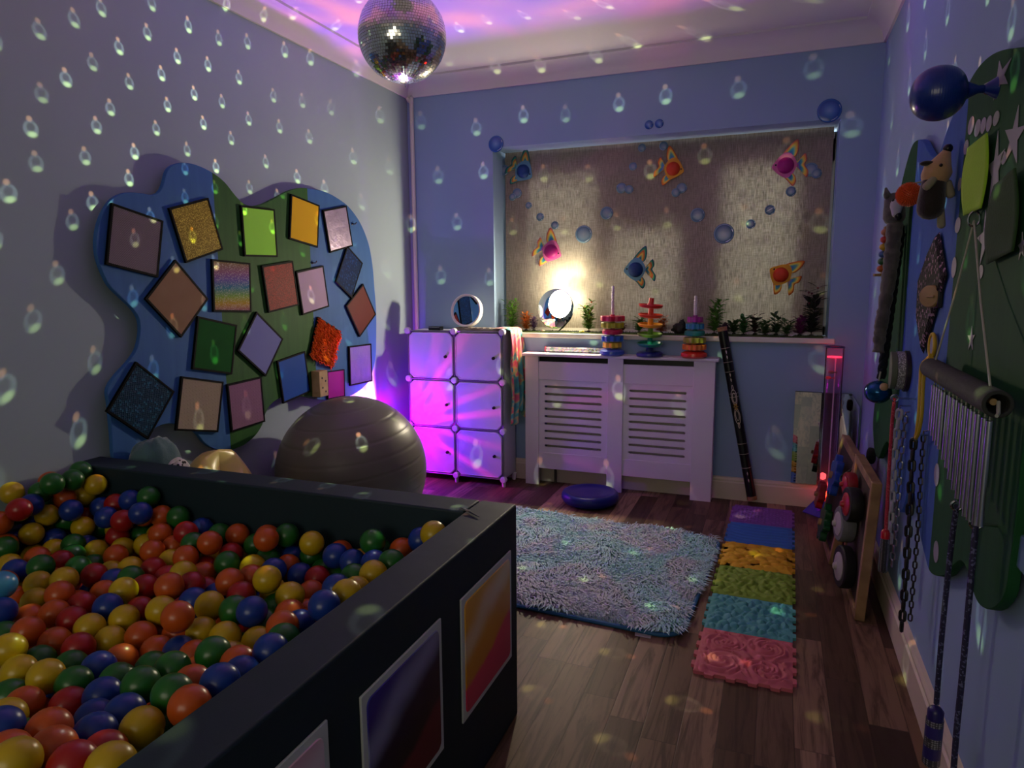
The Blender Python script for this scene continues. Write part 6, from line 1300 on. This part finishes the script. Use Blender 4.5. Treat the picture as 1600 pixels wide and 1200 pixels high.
t, Mf, W_ = lean('wheel_frame', 'wooden frame of red, grey and black toy wheels leaning in front of the gear frame', (1351, 972), (1327, 895), .53)
H_ = .52; bars(t, Mf, W_, H_)
fz = -1 if (Mf.to_3x3() @ Vector((0, 0, 1))).x > 0 else 1
Mo = Mf @ Matrix.Rotation(0 if fz > 0 else PI, 4, 'Y'); ZO = .0 if fz > 0 else .034
MB().box(Mf, (.02, .02, -.026), (W_-.02, H_-.02, -.016)).build('back_board', pm('shade_backing', '#3a2c1e', .7), t)  # dark sheet behind the wheels stands for the shade in there
WTILT = math.radians(9) if (Mo.to_3x3() @ Vector((math.sin(.15), 0, math.cos(.15)))).y < (Mo.to_3x3() @ Vector((0, 0, 1))).y else math.radians(-9)
RDH = pm('red_hub', '#a81c1c', .35); GRH = pm('grey_tyre', '#6a6a6c', .6); WHH = pm('white_hub', '#a8a09c', .4)
wheel(t, Mo, fx(W_*.70), .42, .050, .035, pm('red_tyre', '#8c1a20', .5), RDH, z0=ZO); wheel(t, Mo, fx(W_*.36), .385, .066, .045, NB, RDH, z0=ZO); wheel(t, Mo, fx(W_*.60), .27, .070, .05, GRH, WHH, z0=ZO); wheel(t, Mo, fx(W_*.42), .125, .082, .04, NB, WHH, z0=ZO)
MB().tube(smooth_open([Mo @ Vector((fx(W_*.8), .47, ZO+.02)), Mo @ Vector((fx(W_*.9), .42, ZO+.05)), Mo @ Vector((fx(W_*.75), .38, ZO+.04)), Mo @ Vector((fx(W_*.95), .30, ZO+.03)), Mo @ Vector((fx(W_*.8), .26, ZO+.03))], 6), .003, 6).build('black_lace', NB, t)
# black pouch on a loop behind the frames
c = at(1361, 712, XR-.03); tag(blob(c, (.018, .03, .035), .7, .05, 5, 2, 24, 14).build('black_pouch', pm('black_cloth', '#0e0e10', .9), loc=c, sharp=3.), 'small black pouch hanging on the wall above the gear frame', 'pouch')
# pale blue storage box fixed to the wall at the edge of the picture
c = onx(1584, 853, XR-.022)
t = thing('wall_box', 'pale blue box fixed to the wall at the picture edge past the activity board', 'box', c); Mb = FRW(c)
MB().box(Mb, (0, -.032, -.0215), (.16, .032, 0)).build('body', pm('pale_blue_paint', '#5f86a0', .5), t, bevel=.004); MB().box(Mb, (.003, .032, -.0215), (.15, .10, -.004)).build('lid', pm('dark_oak', '#1c1712', .6), t, bevel=.003)
# ================================================================== mirror ball
t = thing('mirror_ball', 'silver mirror ball of small square facets hanging from the ceiling', 'mirror ball', BALLC-Vector((0, 0, BALLR)))
mt, g, b = newmat('mirror_facet'); b.inputs['Base Color'].default_value = (.86, .87, .86, 1); b.inputs['Metallic'].default_value = 1; b.inputs['Roughness'].default_value = .05
gx_ = g.n.new('ShaderNodeBsdfAnisotropic'); gx_.inputs['Roughness'].default_value = .28; gx_.inputs['Color'].default_value = (.8, .8, .76, 1)
ms_ = g.n.new('ShaderNodeMixShader'); ms_.inputs[0].default_value = .26; g.l.new(b.outputs[0], ms_.inputs[1]); g.l.new(gx_.outputs[0], ms_.inputs[2]); g.l.new(ms_.outputs[0], g.n['Material Output'].inputs['Surface'])
GR_ = pm('ball_grout', '#6e6a5c', .5, .3)
mb = MB(); rows = 50; rg = random.Random(2)
for i in range(rows):
    la = -PI/2+PI*(i+.5)/rows; n = max(3, int(2*PI*math.cos(la)/(PI/rows))); o_ = (i % 2)*.5
    if abs(la) > 1.50: continue
    hl = PI/rows*.445; ho = PI/n*.90
    for k in range(n):
        lo = 2*PI*(k+o_)/n; tl, to = rg.gauss(0, .026), rg.gauss(0, .026)
        N = Vector((math.cos(la)*math.cos(lo), math.cos(la)*math.sin(lo), math.sin(la))); E_ = Vector((-math.sin(lo), math.cos(lo), 0)); U_ = N.cross(E_)
        N2 = (N+E_*to+U_*tl).normalized(); E2 = (E_-N2*E_.dot(N2)).normalized(); U2 = N2.cross(E2)
        w, h = BALLR*math.cos(la)*ho, BALLR*hl; c = BALLC+N*(BALLR-.0005)
        mb.add([c-E2*w-U2*h, c+E2*w-U2*h, c+E2*w+U2*h, c-E2*w+U2*h], [(0, 1, 2, 3)])
mb.build('mirror_mosaic', mt, t, smooth=False)
MB().sph(BALLC, BALLR-.0022, 48, 32).build('core', GR_, t)
MB().lathe(Matrix.Translation(BALLC+Vector((0, 0, BALLR-.004))), [(.02, 0), (.018, .012), (.006, .02), (.006, .04)], 16).build('top_cap', pm('chrome', '#c8c8c8', .15, 1.), t)
MB().cyl(BALLC+Vector((0, 0, BALLR+.03)), Vector((BALLC.x, BALLC.y, ZC-.055)), .004, seg=8).build('hanging_rod', MATS['chrome'], t)
MB().cyl((BALLC.x, BALLC.y, ZC-.06), (BALLC.x, BALLC.y, ZC), .035, seg=24).build('motor', MATS['black_plastic'], t)
b0 = BALLC-Vector((0, 0, BALLR-.002))
MB().tube(smooth_open([b0+Vector((-.012, -.012, .004)), b0+Vector((-.004, -.003, -.004)), b0+Vector((.004, .002, -.004)), b0+Vector((.004, .003, -.014)), b0+Vector((.006, .003, -.018))], 4), .0018, 6).build('bottom_hook', MATS['chrome'], t)
